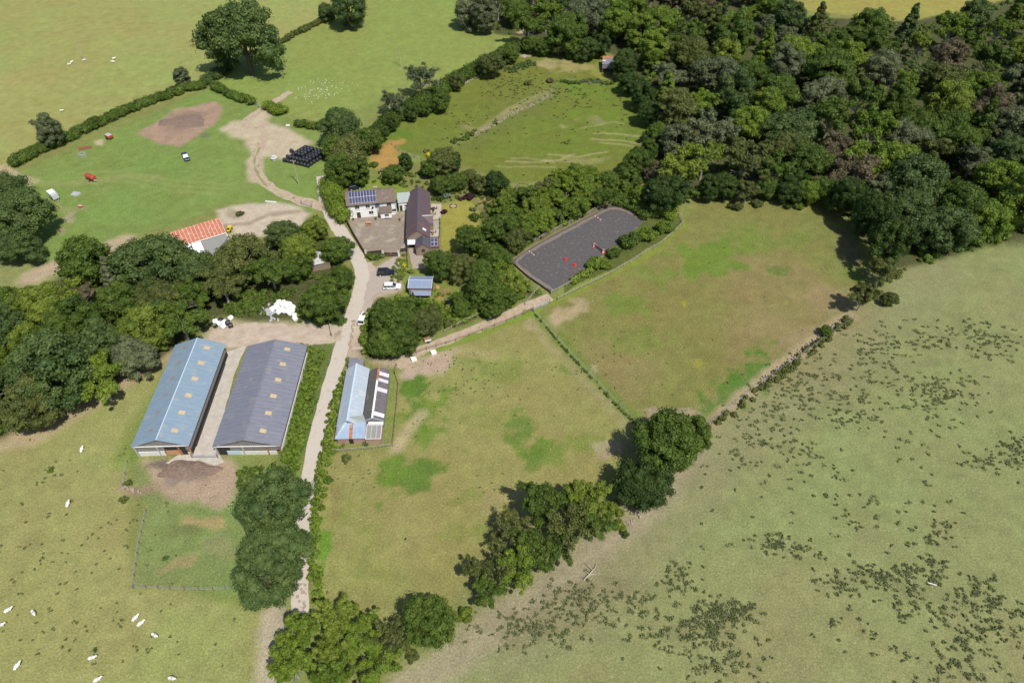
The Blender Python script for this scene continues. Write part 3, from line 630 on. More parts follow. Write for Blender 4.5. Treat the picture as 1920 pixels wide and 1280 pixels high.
# --- trees standing alone or at the edges, each with its own words
for a in [
 (455, 72, 60, 'blue', 'round', 'huge round dark oak where the hedges meet at the top of the far left field'),
 (652, 12, 36, 'blue', 'round', 'round dark tree cut by the top edge of the photo, on the hedge end'),
 (612, 22, 16, 'blue', 'round', 'small dark tree hugging the left side of the round tree at the top edge'),
 (341, 148, 18, 'grey', 'oval', 'small grey-green hedge tree left of the huge round oak'),
 (98, 248, 26, 'grey', 'oval', 'thin grey-green tree on the long hedge near the left edge'),
 (176, 228, 12, 'mid', 'round', 'very small round tree just behind the long hedge'),
 (38, 412, 53, 'blue', 'round', 'broad old oak by the left edge beside the parked trailer', None, 1.0),
 (10, 365, 44, 'blue', 'round', 'dark oak cut by the left edge, behind the broad oak'),
 (35, 462, 36, 'blue', 'round', 'lower dark crown joined in front of the broad oak by the left edge'),
 (790, 152, 34, 'grey', 'airy', 'tall thin-leaved ash tree on the top side of the north-west hedge'),
 (735, 195, 28, 'grey', 'airy', 'wispy grey ash with bare twigs beside the north-west hedge'),
 (636, 236, 38, 'blue', 'round', 'round tree behind the stack of black bales, towards the hedge'),
 (627, 276, 26, 'mid', 'round', 'leafy tree directly right of the black bale stack'),
 (880, 22, 30, 'grey', 'oval', 'grey-green tree on the left end of the far wood at the top'),
 (910, 35, 28, 'grey', 'oval', 'pale oval tree beside the far field corner at the top of the photo'),
 # around the house
 (655, 290, 38, 'olive', 'round', 'large dense tree at the bend of the lane behind the farmhouse'),
 (690, 262, 26, 'mid', 'round', 'round tree at the left of the bare orange garden plot'),
 (634, 322, 30, 'mid', 'round', 'dark tree beside the lane above the farmhouse'),
 (672, 325, 24, 'mid', 'oval', 'tree between the orange garden plot and the farmhouse roof'),
 (712, 250, 16, 'dark', 'round', 'small dark tree at the upper corner of the orange plot'),
 (736, 235, 12, 'dark', 'oval', 'narrow dark tree in the north-west hedge by the top paddock corner'),
 (772, 212, 14, 'dark', 'round', 'dark small tree in the north-west hedge, left of the larger one'),
 (792, 205, 13, 'mid', 'round', 'mid green hedge tree squeezed between two dark ones on the north-west hedge'),
 (826, 190, 20, 'mid', 'round', 'round tree jutting from the north-west hedge into the top paddock'),
 (856, 155, 14, 'olive', 'round', 'small olive tree beside the pale wall of the north-west hedge'),
 (924, 122, 22, 'olive', 'round', 'round olive tree at the top left bend of the top paddock'),
 (960, 100, 16, 'mid', 'round', 'tree next to the ash pile at the top end of the top paddock'),
 # top strip
 (995, 82, 18, 'mid', 'round', 'first round tree in the strip above the mown top patch'),
 (1020, 86, 18, 'mid', 'round', 'second round tree in the strip above the mown top patch'),
 (1047, 88, 18, 'olive', 'round', 'olive tree in the middle of the strip above the mown top patch'),
 (1075, 88, 20, 'mid', 'oval', 'tree casting shade onto the mown top patch'),
 (1102, 92, 22, 'dark', 'round', 'dark tree left of the rusty shed in the top corner'),
 (1128, 86, 20, 'dark', 'round', 'dark tree right behind the rusty shed in the top corner'),
 (1172, 118, 26, 'dark', 'round', 'dark tree touching the right end of the rusty shed'),
 (1185, 155, 24, 'dark', 'round', 'dark tree just below the rusty shed on the wood edge'),
 (1205, 185, 24, 'dark', 'round', 'dark leaning tree on the right edge of the top paddock'),
 (1222, 215, 22, 'dark', 'round', 'rounded dark crown at the right bulge of the top paddock'),
 (1232, 250, 20, 'mid', 'round', 'mid green tree on the right edge of the top paddock by the worn paths'),
 (1218, 285, 20, 'mid', 'oval', 'tree at the lower right corner of the top paddock'),
 (1195, 305, 26, 'mid', 'round', 'spreading tree at the corner between the top paddock and riding arena wood'),
 (1215, 318, 22, 'brown', 'airy', 'brownish thin tree behind the arena hedge corner'),
 (1250, 362, 36, 'dark', 'round', 'big dark tree at the top left corner of the right paddock'),
 (1288, 362, 24, 'mid', 'branchy', 'tree with low branches at the upper left end of the right paddock'),
 # garden
 (760, 305, 16, 'dark', 'oval', 'small dark tree behind the link roof of the farmhouse'),
 (740, 325, 18, 'mid', 'round', 'round tree behind the right end of the farmhouse roof'),
 (806, 318, 18, 'mid', 'round', 'tree right behind the ridge end of the long slate-roofed barn'),
 (826, 302, 26, 'olive', 'round', 'tall olive willow beside the yellow flowering bush'),
 (852, 306, 15, 'dark', 'oval', 'narrow dark tree right of the olive willow'),
 (825, 345, 22, 'mid', 'round', 'tree beside the upper corner of the timber deck'),
 (856, 338, 20, 'mid', 'round', 'tree above the lawn by the stone ring'),
 (880, 332, 14, 'olive', 'round', 'thin olive tree at the top of the garden'),
 (902, 345, 18, 'olive', 'round', 'speckled olive tree left of the round dark garden tree'),
 (932, 343, 23, 'dark', 'round', 'round dark green tree at the end of the garden below the top paddock'),
 (822, 495, 26, 'mid', 'round', 'leafy tree at the lower right corner of the slate barn patio'),
 (885, 452, 26, 'mid', 'round', 'tree at the lower end of the lawn'),
 (866, 500, 26, 'olive', 'round', 'olive brown tree left of the dark garden stream'),
 (912, 540, 38, 'mid', 'round', 'large tree right of the blue-roofed cabin garden'),
 (952, 530, 26, 'lime', 'round', 'yellow-green tree next to the large one by the arena path'),
 (930, 480, 26, 'mid', 'round', 'tree at the left end corner of the riding arena'),
 (940, 425, 30, 'mid', 'round', 'tree right of the lawn on the left edge of the arena wood'),
 (727, 598, 35, 'mid', 'round', 'large round tree hiding the parked white car by the lane'),
 (760, 590, 34, 'mid', 'round', 'large tree in front of the blue-roofed cabin'),
 (797, 600, 30, 'olive', 'round', 'olive tree right of the two big ones in front of the cabin'),
 (720, 642, 33, 'mid', 'round', 'tree overhanging the start of the field path'),
 (755, 634, 32, 'mid', 'round', 'lower tree in the clump beside the field path'),
 (775, 558, 9, 'mid', 'cone', 'small pointed conifer in front of the cabin wall'),
 # right hand boundary
 (1330, 358, 22, 'dark', 'oval', 'dark tree in deep shade on the top edge of the right paddock'),
 (1362, 352, 24, 'dark', 'round', 'second dark tree along the top edge of the right paddock'),
 (1400, 362, 26, 'olive', 'branchy', 'olive tree with low skirts on the top edge of the right paddock'),
 (1440, 352, 22, 'mid', 'round', 'mid green tree between the olive tree and the bright one on the paddock top edge'),
 (1480, 358, 26, 'dark', 'oval', 'tall dark tree on the top edge of the right paddock'),
 (1515, 362, 24, 'bright', 'oval', 'bright green tall tree on the top edge of the right paddock'),
 (1552, 358, 26, 'mid', 'round', 'tree where the right paddock edge starts to curve'),
 (1590, 370, 28, 'dark', 'round', 'dark tree at the top right curve of the right paddock', None, 1.5),
 (1640, 400, 36, 'dark', 'round', 'large dark tree throwing shade on the upper right of the paddock', None, 1.5),
 (1668, 450, 38, 'dark', 'round', 'large dark crown at the far right end of the right paddock', None, 1.5),
 (1700, 400, 44, 'blue', 'round', 'big crown behind the dark trees at the right end of the paddock'),
 (1768, 428, 52, 'blue', 'round', 'broad tree at the right end of the wood above the open pasture'),
 (1720, 340, 54, 'blue', 'round', 'very large crown in the right part of the wood'),
 (1652, 512, 34, 'olive', 'branchy', 'olive tree at the lower right end of the right paddock'),
 (1620, 556, 32, 'olive', 'branchy', 'olive tree at the bottom right corner of the right paddock'),
 (1668, 560, 16, 'olive', 'round', 'small tree on the outer side of the right boundary bank'),
 (1550, 622, 11, 'mid', 'round', 'small bushy tree on the right boundary bank'),
 # bottom
 (1252, 842, 58, 'mid', 'round', 'big round tree at the end of the wire fence between the paddocks', None, 1.0),
 (1205, 905, 50, 'dark', 'round', 'dark tree below the big round one at the end of the wire fence', None, 1.0),
 (1298, 818, 34, 'mid', 'round', 'smaller crown right of the big round tree by the wire fence end'),
 (1100, 935, 44, 'lime', 'branchy', 'yellow-green tree left of the dark shaded tree'),
 (1020, 948, 52, 'mid', 'branchy', 'wide mid green ash at the top of the lower tree belt'),
 (1060, 990, 54, 'olive', 'airy', 'thin-leaved ash with pale branches in the lower tree belt'),
 (1120, 985, 40, 'mid', 'branchy', 'dense tree at the lower right of the lower tree belt'),
 (960, 998, 46, 'olive', 'airy', 'sparse ash reaching out over the lower paddock'),
 (1000, 1035, 50, 'mid', 'branchy', 'leafy ash in the middle of the lower tree belt'),
 (940, 1060, 38, 'olive', 'airy', 'straggly ash with bare limbs left in the lower tree belt'),
 (890, 1070, 34, 'olive', 'airy', 'dark straggly tree at the left end of the lower tree belt'),
 (915, 1108, 34, 'mid', 'branchy', 'small round bright tree at the lower left end of the tree belt'),
 (1048, 1022, 40, 'mid', 'branchy', 'mid green ash on the outer side of the lower tree belt'),
 (972, 1062, 42, 'bright', 'branchy', 'bright ash at the lower edge of the lower tree belt'),
 (1085, 952, 34, 'bright', 'branchy', 'bright ash between the yellow-green tree and the pale-branched one'),
 (812, 1168, 46, 'mid', 'round', 'round tree on its own at the bottom of the lower paddock'),
 (735, 1205, 44, 'olive', 'airy', 'greyish thin tree beside the round one at the bottom of the lower paddock'),
 (630, 1165, 44, 'lime', 'branchy', 'yellow-green maple at the bottom left corner of the lower paddock'),
 (680, 1195, 46, 'bright', 'branchy', 'bright green tree in the bottom left clump'),
 (632, 1222, 44, 'lime', 'branchy', 'yellow-green tree below the maple in the bottom left clump'),
 (712, 1245, 42, 'bright', 'branchy', 'bright tree at the bottom of the clump by the lower bank'),
 (565, 1185, 46, 'bright', 'branchy', 'pale bright tree left of the maple, at the end of the lane'),
 (548, 1250, 48, 'bright', 'branchy', 'bright tree at the bottom edge left of the clump'),
 (625, 1280, 46, 'bright', 'branchy', 'bright crown cut by the bottom edge below the clump'),
 (500, 945, 64, 'blue', 'round', 'large blue-green tree below the grey barn beside the lane', None, .85),
 (520, 1030, 60, 'blue', 'round', 'middle of three blue-green trees left of the lane', None, .85),
 (500, 1095, 60, 'blue', 'round', 'lowest of three blue-green trees left of the lane', None, .85),
 (95, 705, 76, 'blue', 'round', 'huge dense round tree on the lower edge of the left wood', None, .95),
 (10, 625, 42, 'blue', 'oval', 'dark blue-green tree cut by the left edge of the photo'),
 (290, 490, 64, 'blue', 'round', 'large blue-green tree in front of the red-roofed barn', None, .9),
 (375, 505, 42, 'blue', 'round', 'blue-green tree below the grey roof of the red barn'),
 (528, 440, 26, 'blue', 'round', 'small blue-green tree below the bare yard'),
 (212, 520, 38, 'grey', 'cone', 'grey conifer in the left wood near the dirt bank'),
 (158, 560, 34, 'brown', 'airy', 'brownish half-bare tree in the left wood'),
 (610, 560, 40, 'mid', 'round', 'tree beside the lane below the ruined shed'),
 (592, 428, 22, 'lime', 'round', 'yellow-green tree beside the lane above the ruined shed'),
 (630, 470, 26, 'mid', 'round', 'tree between the ruined shed and the lane'),
 (640, 520, 24, 'mid', 'round', 'tree at the lane bend opposite the parked cars'),
 (560, 500, 26, 'mid', 'round', 'tree just left of the rusty end of the ruined shed'),
]:
    tree(a[0], a[1], a[2], a[3], a[4], a[5], sz=(a[7] if len(a) > 7 else None))
# --- woods filled between
AV_W = [(597, 484, 34), (530, 580, 50), (480, 575, 44), (430, 575, 40), (400, 605, 44), (570, 590, 34), (395, 440, 50), (575, 575, 15), (110, 520, 34), (200, 470, 22)]
wood([(q[0], q[1]-14) for q in WOOD_W], 32, 46, ['mid', 'bright', 'olive', 'mid', 'lime', 'blue', 'grey'], 'the left wood', 'trees of the left wood', avoid=AV_W, seed=3, clear=.72)
wood([(940, 378), (960, 354), (1045, 334), (1110, 330), (1148, 348), (1140, 362), (1040, 412), (960, 455), (938, 440)], 18, 25, ['mid', 'bright', 'mid', 'bright', 'olive', 'lime'], 'the wood behind the arena', 'trees of the wood behind the riding arena', row=26, clear=.70, seed=5)
wood([(1130, 330), (1180, 330), (1215, 352), (1215, 378), (1165, 355)], 16, 22, ['mid', 'bright', 'mid'], 'the clump right of the arena', 'trees off the right end of the arena', row=24, clear=.66, seed=6)
wood([(895, 500), (950, 488), (975, 545), (930, 580), (850, 585), (835, 560), (880, 560)], 16, 22, ['mid', 'bright'], 'the clump below the arena corner', 'trees below the arena corner', row=30, clear=.70, seed=8)
NEP = [(915, -40), (915, 42), (985, 56), (1120, 66), (1190, 100), (1240, 160), (1252, 240), (1262, 318), (1320, 335), (1560, 332), (1640, 360), (1760, 360), (1800, 440), (1990, 400), (1990, 20), (1850, 30), (1690, 58), (1500, 40), (1440, -40)]
wood(NEP, 36, 52, ['mid', 'mid', 'grey', 'blue', 'bright', 'olive', 'mid', 'lime', 'bright', 'mid', 'bright', 'grey', 'mid', 'bright', 'olive', 'mid', 'brown', 'mid', 'bright'], 'the north-east wood', 'trees of the north-east wood', row=60, shapes=('round', 'oval', 'branchy', 'round', 'spread', 'branchy', 'oval', 'round', 'branchy', 'cone', 'airy'), avoid=[(1045, 40, 20), (1113, 14, 14), (1000, 15, 12), (985, 40, 10)], clear=.74, seed=9, tries=7000)
print('trees', len(TREES))
# --- undergrowth that nobody could count
def scatter(name, polys, n, h, kind, r0=.5, r1=1.1, per=26, leaf=.26, seed=1, avoid=(), label=None):
    g = np.random.default_rng(seed); L = []
    for poly in polys:
        X = [p[0] for p in poly]; Y = [p[1] for p in poly]
        x = g.uniform(max(-80, min(X)), min(2000, max(X)), n); y = g.uniform(max(-60, min(Y)), max(Y), n); ok = pip(x, y, poly)
        for a, b in zip(x[ok], y[ok]):
            if any(math.hypot(a-c[0], b-c[1]) < c[2] for c in avoid): continue
            p = W(a, b); r = g.uniform(r0, r1); L.append([p.x, p.y, h*g.random(), r, .8])
    me = leaf_mesh(name, np.array(L), per, leaf, g, core=.75); o = bpy.data.objects.new(name, me); link(o); setmat(o, F[kind]); o['kind'] = 'stuff'
    tag(o, label, 'undergrowth' if label else None); return o
scatter('undergrowth', [WOOD_NE], 3200, 1.6, 'mid', .8, 1.9, 26, .34, 21, label='low leafy undergrowth between the trees of the north-east wood')
scatter('undergrowth', [WOOD_W], 1700, 1.2, 'mid', .7, 1.5, 30, .3, 22, avoid=AV_W, label='low leafy undergrowth between the trees of the left wood')
scatter('undergrowth', [WOOD_MID, WOOD_S], 700, 1.1, 'bright', .5, 1.2, 34, .24, 23, label='low leafy undergrowth around the garden woods')
scatter('brambles', [[(560, 648), (608, 655), (580, 790), (556, 880), (530, 868), (535, 800)]], 420, .5, 'bright', .5, 1.1, 30, .24, 24, label='bright brambles filling the strip between the grey barn and the lane')
scatter('rough_plants', [[(440, 880), (560, 870), (560, 910), (450, 920)], [(400, 560), (480, 545), (500, 590), (430, 592)], [(430, 540), (560, 545), (560, 560), (440, 580)], [(560, 560), (650, 600), (640, 610), (560, 606)]], 140, .5, 'mid', .4, .9, 26, .24, 25, label='rough weeds round the edges of the farmyard')
scatter('garden_plants', [[(700, 320), (790, 322), (850, 318), (940, 352), (985, 356), (930, 392), (905, 408), (884, 372), (828, 380), (812, 360), (760, 352), (700, 348)]], 420, .5, 'mid', .25, .8, 40, .15, 26, label='mixed garden plants and borders above the lawn')
scatter('garden_plants', [[(812, 545), (880, 560), (870, 600), (820, 610), (800, 575)], [(745, 480), (762, 490), (760, 515), (738, 545), (733, 520)]], 150, .4, 'lime', .25, .6, 34, .15, 27, label='mixed flowering plants around the blue-roofed cabin')
# ------------------------------------------------------------------ hedges and single shrubs
hedge('hedge', [(25, 312), (70, 288), (110, 272), (170, 243), (230, 215), (290, 192), (345, 172), (385, 163)], 4.2, 2.8, 'mid', 'long clipped hedge running diagonally across the far left fields')
hedge('hedge', [(385, 160), (400, 150), (420, 135), (435, 120)], 4.5, 3.2, 'blue', 'short thick hedge below the huge round oak')
hedge('hedge', [(402, 165), (425, 178), (455, 190), (478, 196)], 3.4, 2.6, 'mid', 'hedge running down to the field gate above the bare yard')
hedge('hedge', [(500, 205), (515, 208), (532, 216)], 5, 3.0, 'bright', 'short rounded hedge right of the field gate')
hedge('hedge', [(560, 235), (580, 240), (606, 240)], 3.5, 2.4, 'mid', 'low hedge between the bare yard and the tree behind the bales')
hedge('hedge', [(525, 82), (560, 64), (595, 46), (625, 34)], 3.2, 2.0, 'olive', 'ragged hedge climbing from the huge oak to the tree at the top edge')
hedge('hedge', [(700, 262), (735, 232), (765, 208), (800, 192), (830, 172), (855, 155), (885, 140), (915, 125), (950, 104), (975, 92)], 5.5, 3.8, 'mid', 'long dark hedge along the north-west side of the top paddock')
hedge('hedge', [(619, 352), (625, 372), (634, 395), (650, 416)], 5.0, 4.2, 'bright', 'tall bright hedge between the lane and the end of the farmhouse')
hedge('hedge', [(690, 484), (704, 486), (716, 484)], 2.2, 1.5, 'mid', 'low ivy hedge in front of the courtyard wall beside the gate')
hedge('hedge', [(660, 676), (651, 700), (640, 735), (630, 775), (621, 815), (614, 850), (606, 890), (598, 940), (592, 1000), (590, 1050), (592, 1090), (600, 1128)], 3.2, .8, 'bright', 'long low bright hedge between the lane and the lower paddock')
hedge('verge_growth', [(632, 720), (622, 760), (612, 810), (605, 850), (597, 890), (590, 940), (584, 1000), (582, 1050), (586, 1090)], 2.2, .5, 'mid', 'low rough growth on the lane side of the bright hedge', 'verge plants')
hedge('hedge', [(1598, 596), (1565, 622), (1530, 648), (1490, 682), (1450, 712), (1400, 752), (1345, 798)], 3.2, .9, 'olive', 'low scrubby bank along the right side of the right paddock', gaps=.25)
hedge('hedge', [(850, 600), (880, 590), (920, 572), (955, 562), (985, 552)], 3.2, 1.9, 'bright', 'hedge along the garden side of the field path')
hedge('hedge', [(1152, 376), (1180, 382), (1205, 396), (1218, 408)], 5.5, 3.2, 'mid', 'thick hedge across the right hand end of the riding arena')
hedge('hedge', [(1212, 392), (1235, 400), (1262, 405)], 6, 3.2, 'bright', 'bright bushy thicket right of the arena inside the fence corner')
hedge('hedge', [(1068, 532), (1090, 520), (1112, 508)], 3.0, 1.1, 'lime', 'low yellowish scrub between the arena and the paddock fence')
hedge('hedge', [(845, 268), (870, 262), (893, 247)], 3.5, 1.0, 'mid', 'patch of dark nettles at the lower end of the top paddock bank')
hedge('hedge', [(1003, 590), (1030, 620), (1052, 648), (1078, 676), (1105, 705), (1140, 745), (1175, 780), (1200, 803)], .5, .2, 'mid', 'tall grass growing along the wire fence between the paddocks', leaf=.14, dens=1.7, gaps=.25)
hedge('hedge', [(1050, 155), (1080, 158), (1110, 152), (1150, 160)], 3.0, .9, 'mid', 'low nettles below the rusty shed')
hedge('nettle_patch', [(950, 135), (975, 128), (1000, 118)], 6.0, .9, 'blue', 'dark green patch of tall weeds beside the ash pile', 'weeds')
for a in [
 (1118, 494, 22, 'bright', 'bright shrub at the front edge of the arena, left of three'), (1152, 474, 17, 'mid', 'small shrub at the front edge of the arena behind the jump'), (1183, 450, 26, 'mid', 'large dark shrub at the front edge of the arena, right of three'),
 (1215, 440, 24, 'bright', 'bright shrub squeezed between arena and paddock fence corner'), (1245, 425, 22, 'bright', 'yellow-green shrub near the fence corner'), (1140, 497, 12, 'lime', 'low lime shrub by the paddock fence below the jump'),
 (889, 407, 13, 'mid', 'clipped round bush on the lawn'), (832, 397, 8, 'purple', 'round maroon bush at the edge of the timber deck'), (878, 368, 12, 'purple', 'dark purple shrub at the top of the lawn'), (865, 372, 7, 'purple', 'small purple shrub left of the larger purple one'),
 (887, 392, 8, 'grey', 'grey lavender bush right of the stone ring'), (916, 372, 7, 'dark', 'tiny dark bush above the garden border'), (812, 372, 7, 'mid', 'small shrub at the upper end of the timber deck'), (826, 372, 9, 'dark', 'dark shrub beside the upper right of the deck'), (838, 366, 9, 'silver', 'silvery shrub above the lawn'),
 (805, 290, 8, 'yellow', 'bright yellow flowering bush beside the olive willow'), (722, 318, 9, 'silver', 'silvery shrub below the orange plot'), (736, 312, 8, 'mid', 'green shrub below the orange plot'), (700, 308, 10, 'mid', 'shrub on the lower left corner of the orange plot'),
 (756, 478, 5, 'lime', 'clipped yellow-green ball bush beside the gate pillar'), (759, 497, 6, 'yellow', 'yellow shrub beside the patio fence'), (771, 508, 8, 'lime', 'yellow-green shrub behind the cabin'), (750, 520, 8, 'olive', 'twiggy shrub left of the cabin'),
 (845, 563, 12, 'silver', 'white-flowered shrub in the cabin garden'), (857, 575, 12, 'bright', 'bright shrub below the white-flowered one'), (842, 605, 16, 'olive', 'olive shrub at the left end of the path hedge'),
 (686, 832, 8, 'blue', 'blue-green shrub growing against the brick wall of the stable'), (712, 805, 6, 'mid', 'weedy bush by the lean-to of the stable'), (642, 836, 7, 'bright', 'bright weeds against the pink brick wall'), (625, 842, 12, 'bright', 'bush at the lower left corner of the stable'),
 (648, 860, 12, 'olive', 'small yellowish bush below the rail fence'), (615, 900, 12, 'mid', 'bush in the lane hedge beside the lower paddock'), (705, 484, 7, 'mid', 'ivy mound in front of the courtyard wall'),
 (1238, 362, 14, 'dark', 'dark bush under the big tree at the paddock corner'), (1380, 385, 16, 'olive', 'low spreading shrub on the shaded top edge of the right paddock'), (1420, 380, 14, 'olive', 'low shrub right of the spreading one on the paddock top edge'), (1500, 385, 13, 'bright', 'bright low shrub below the tall bright tree'),
 (1150, 955, 24, 'lime', 'lime-green shrub in the shade gap of the lower tree belt'), (1160, 985, 16, 'lime', 'small lime shrub on the outer bank below the dark tree'), (870, 1150, 20, 'lime', 'yellow-green shrub right of the lone round tree'), (772, 1230, 16, 'olive', 'olive shrub on the bank under the lone round tree'),
 (930, 231, 6, 'mid', 'small bush on the stony bank across the top paddock'), (1032, 150, 9, 'brown', 'rusty brown dock clump on the top paddock bank'), (800, 283, 7, 'brown', 'brown weeds beside the yellow bush'), (990, 155, 9, 'olive', 'dock clump left of the rusty brown one'),
 (760, 1010, 3, 'dark', 'tiny dark thistle in the middle of the lower paddock'), (240, 905, 9, 'mid', 'low bush by the broken wall left of the muck heap'), (232, 935, 10, 'olive', 'scrubby bush under the broken wall'), (310, 1045, 8, 'blue', 'dark bush in the rough patch below the barns'),
 (450, 400, 9, 'olive', 'weedy bush on the dirt bank above the red barn'), (636, 600, 13, 'blue', 'round bush where the farmyard meets the lane'), (1172, 1000, 10, 'dark', 'dark bush on the outer bank of the lower field'), (95, 880, 8, 'mid', 'small thorn bush in the lower left pasture'), (178, 1218, 6, 'blue', 'tiny bush in the lower left pasture beside a sheep'),
]:
    bush(a[0], a[1], a[2], a[3], a[4], small=a[2] < 9)
# rushes and tufts on the open pasture, too many to count
def tufts(name, spots, kind, label, h=.45, seed=1, rr=(.2, .6)):
    g = np.random.default_rng(seed); L = []
    for cx, cy, sx, sy, n in spots:
        for _ in range(n):
            x = cx+g.normal()*sx*.5; y = cy+g.normal()*sy*.5; p = W(x, y); r = g.uniform(*rr)
            for k in range(3): q_ = g.uniform(.35, .9); L.append([p.x+g.normal()*r*.7, p.y+g.normal()*r*.45, h*.2, r*q_, .6])
    me = leaf_mesh(name, np.array(L), 17, .13, g, core=0, shell=.9); o = bpy.data.objects.new(name, me); link(o); setmat(o, F[kind]); o['kind'] = 'stuff'; return tag(o, label, 'rushes')
tufts('rushes', [(1600, 770, 70, 40, 50), (1700, 640, 90, 30, 50), (1790, 625, 60, 30, 40), (1640, 660, 70, 40, 40), (1780, 750, 80, 60, 60), (1760, 735, 40, 20, 25), (1680, 720, 110, 60, 60), (1870, 640, 60, 40, 60), (1900, 850, 50, 40, 50), (1850, 870, 70, 30, 30),
  (1540, 700, 90, 50, 60), (1500, 745, 80, 50, 50), (1450, 790, 70, 50, 50), (1400, 830, 60, 60, 40), (1500, 860, 60, 50, 20), (1600, 950, 80, 60, 22), (1760, 980, 60, 50, 18), (1450, 1020, 40, 26, 35), (1500, 1032, 40, 20, 16), (1320, 1170, 70, 50, 120), (1370, 1145, 70, 26, 60), (1270, 1085, 50, 30, 35), (1230, 1180, 60, 50, 30),
  (1100, 1130, 110, 50, 110), (1000, 1180, 110, 40, 90), (1350, 1240, 80, 60, 70), (1690, 1090, 90, 50, 55), (1720, 1070, 60, 30, 40), (1830, 1120, 70, 40, 55), (1580, 1100, 60, 40, 35), (1850, 1180, 80, 60, 70), (1800, 1240, 100, 50, 55), (1740, 1140, 60, 30, 25), (1400, 1140, 40, 20, 15), (1640, 1070, 50, 20, 22), (1600, 1180, 100, 60, 18), (1750, 1000, 40, 30, 15), (1640, 870, 200, 100, 26), (1500, 950, 300, 150, 40)],
  'rush', 'dark rush tufts scattered over the open pasture on the right', .5, 31)
tufts('rushes', [(140, 930, 260, 120, 40), (200, 1030, 260, 100, 34), (60, 1060, 120, 60, 18), (100, 1180, 160, 80, 20), (95, 880, 20, 20, 8), (240, 1200, 200, 80, 16), (300, 1150, 200, 60, 10)], 'rush', 'small tufts over the sheep pasture at the lower left', .35, 32, (.12, .28))
tufts('thistles', [(850, 710, 90, 60, 46), (900, 690, 100, 50, 16), (1000, 720, 160, 90, 14), (690, 880, 80, 30, 16), (1150, 660, 110, 60, 20), (1080, 700, 40, 40, 10), (800, 770, 50, 40, 12), (930, 920, 80, 40, 9), (1430, 540, 300, 120, 12), (1250, 650, 200, 90, 12)], 'rush', 'dark thistle and dung tufts dotted over the two lower paddocks', .2, 33, (.07, .15))
tufts('dock_weeds', [(1000, 170, 90, 30, 90), (950, 150, 60, 30, 60), (1080, 180, 60, 40, 40), (900, 230, 60, 30, 20), (1150, 200, 70, 50, 30), (1000, 240, 200, 90, 40), (870, 240, 80, 50, 20), (1060, 268, 10, 6, 8)], 'olive', 'dock and coarse weeds in the upper part of the top paddock', .45, 34, (.2, .5))

# ------------------------------------------------------------------ fences and gates
POSTM = MB(); POSTM.box((0, 0, .6), (.11, .11, 1.2)); _pm = None
def fence(name, pts, label, h=1.15, rails=3, sp=2.4, m_='timber_pale', cat='fence', rw=.10, wire=False, pm=None):
    P = [W(*p) for p in pts]; o0 = P[0]; root = empty(name, o0); tag(root, label, cat)
    tot = sum((b-a).length for a, b in zip(P[:-1], P[1:])); sp = max(sp, tot/95)
    me = bpy.data.meshes.new('post'); b = MB(); b.box((0, 0, h/2), (.13, .13, h+.1)); me.from_pydata(b.v, [], b.f); me.materials.append(M[pm or m_])
    for a, b_ in zip(P[:-1], P[1:]):
        k = max(1, round((b_-a).length/sp))
        for i in range(k+(1 if b_ is P[-1] else 0)):
            p = a.lerp(b_, i/k)-o0; o = bpy.data.objects.new('post', me); link(o, root); o.location = p; o.rotation_euler = (0, 0, math.atan2((b_-a).y, (b_-a).x))
    for r in range(rails):
        z = h*(.95-.33*r) if rails > 1 else h*.9; mb = MB()
        for a, b_ in zip(P[:-1], P[1:]):
            mb.bar(a-o0+Vector((0, 0, z)), b_-o0+Vector((0, 0, z)), .05 if not wire else .025, rw if not wire else .025)
        mb.build('wire' if wire else 'rail', M[m_] if not wire else M['galv'], root)
    return root
fence('rail_fence', [(957, 478), (1000, 454), (1040, 433), (1085, 411), (1145, 380)], 'pale post and rail fence along the wooded back of the riding arena')
fence('rail_fence', [(1033, 552), (1062, 537), (1080, 526)], 'short pale rail fence at the near corner of the riding arena', rails=2)
fence('rail_fence', [(1046, 563), (1090, 541), (1135, 520), (1182, 493), (1215, 472), (1238, 459), (1260, 440), (1281, 420)], 'long double rail fence between the arena scrub and the right paddock', rails=2, rw=.14)
fence('rail_fence', [(1281, 420), (1272, 400)], 'short return of rail fence up from the paddock corner', rails=2)
fence('rail_fence', [(985, 572), (1010, 541)], 'pale rail fence beside the arena entrance', rails=2)
fence('rail_fence', [(762, 670), (800, 656), (855, 640), (905, 621), (950, 604), (998, 583)], 'dark post fence along the paddock side of the field path', rails=2, m_='timber', sp=3)
fence('rail_fence', [(834, 624), (860, 610), (895, 594), (928, 581)], 'rail fence along the garden side of the field path', rails=2)
fence('wire_fence', [(1001, 585), (1045, 636), (1085, 681), (1120, 718), (1160, 760), (1203, 804)], 'thin wire fence dividing the two lower paddocks', wire=True, rails=3, sp=4, m_='timber')
fence('rail_fence', [(744, 686), (741, 700), (748, 722), (745, 760), (741, 800), (737, 837)], 'dark fence down the right side of the stable', rails=2, m_='timber', sp=3)
fence('rail_fence', [(737, 837), (700, 842), (660, 846), (626, 848)], 'weathered rail fence below the stable', rails=2)
fence('wire_fence', [(735, 272), (748, 284), (765, 292), (790, 300)], 'short wire fence at the lower corner of the top paddock', wire=True, m_='timber')
fence('wire_fence', [(960, 362), (975, 346), (990, 347)], 'short grey fence at the lower edge of the top paddock', rails=2, m_='timber')
fence('wire_fence', [(1060, 152), (1090, 156), (1130, 158), (1150, 150)], 'wire fence below the mown patch and rusty shed', wire=True, m_='timber')
fence('wire_fence', [(250, 1102), (256, 1060), (262, 1020), (275, 960)], 'wire fence on the left side of the rough patch', wire=True, m_='timber')
fence('wire_fence', [(252, 1102), (320, 1104), (400, 1106), (470, 1100)], 'wire fence along the bottom of the rough patch', wire=True, m_='timber')
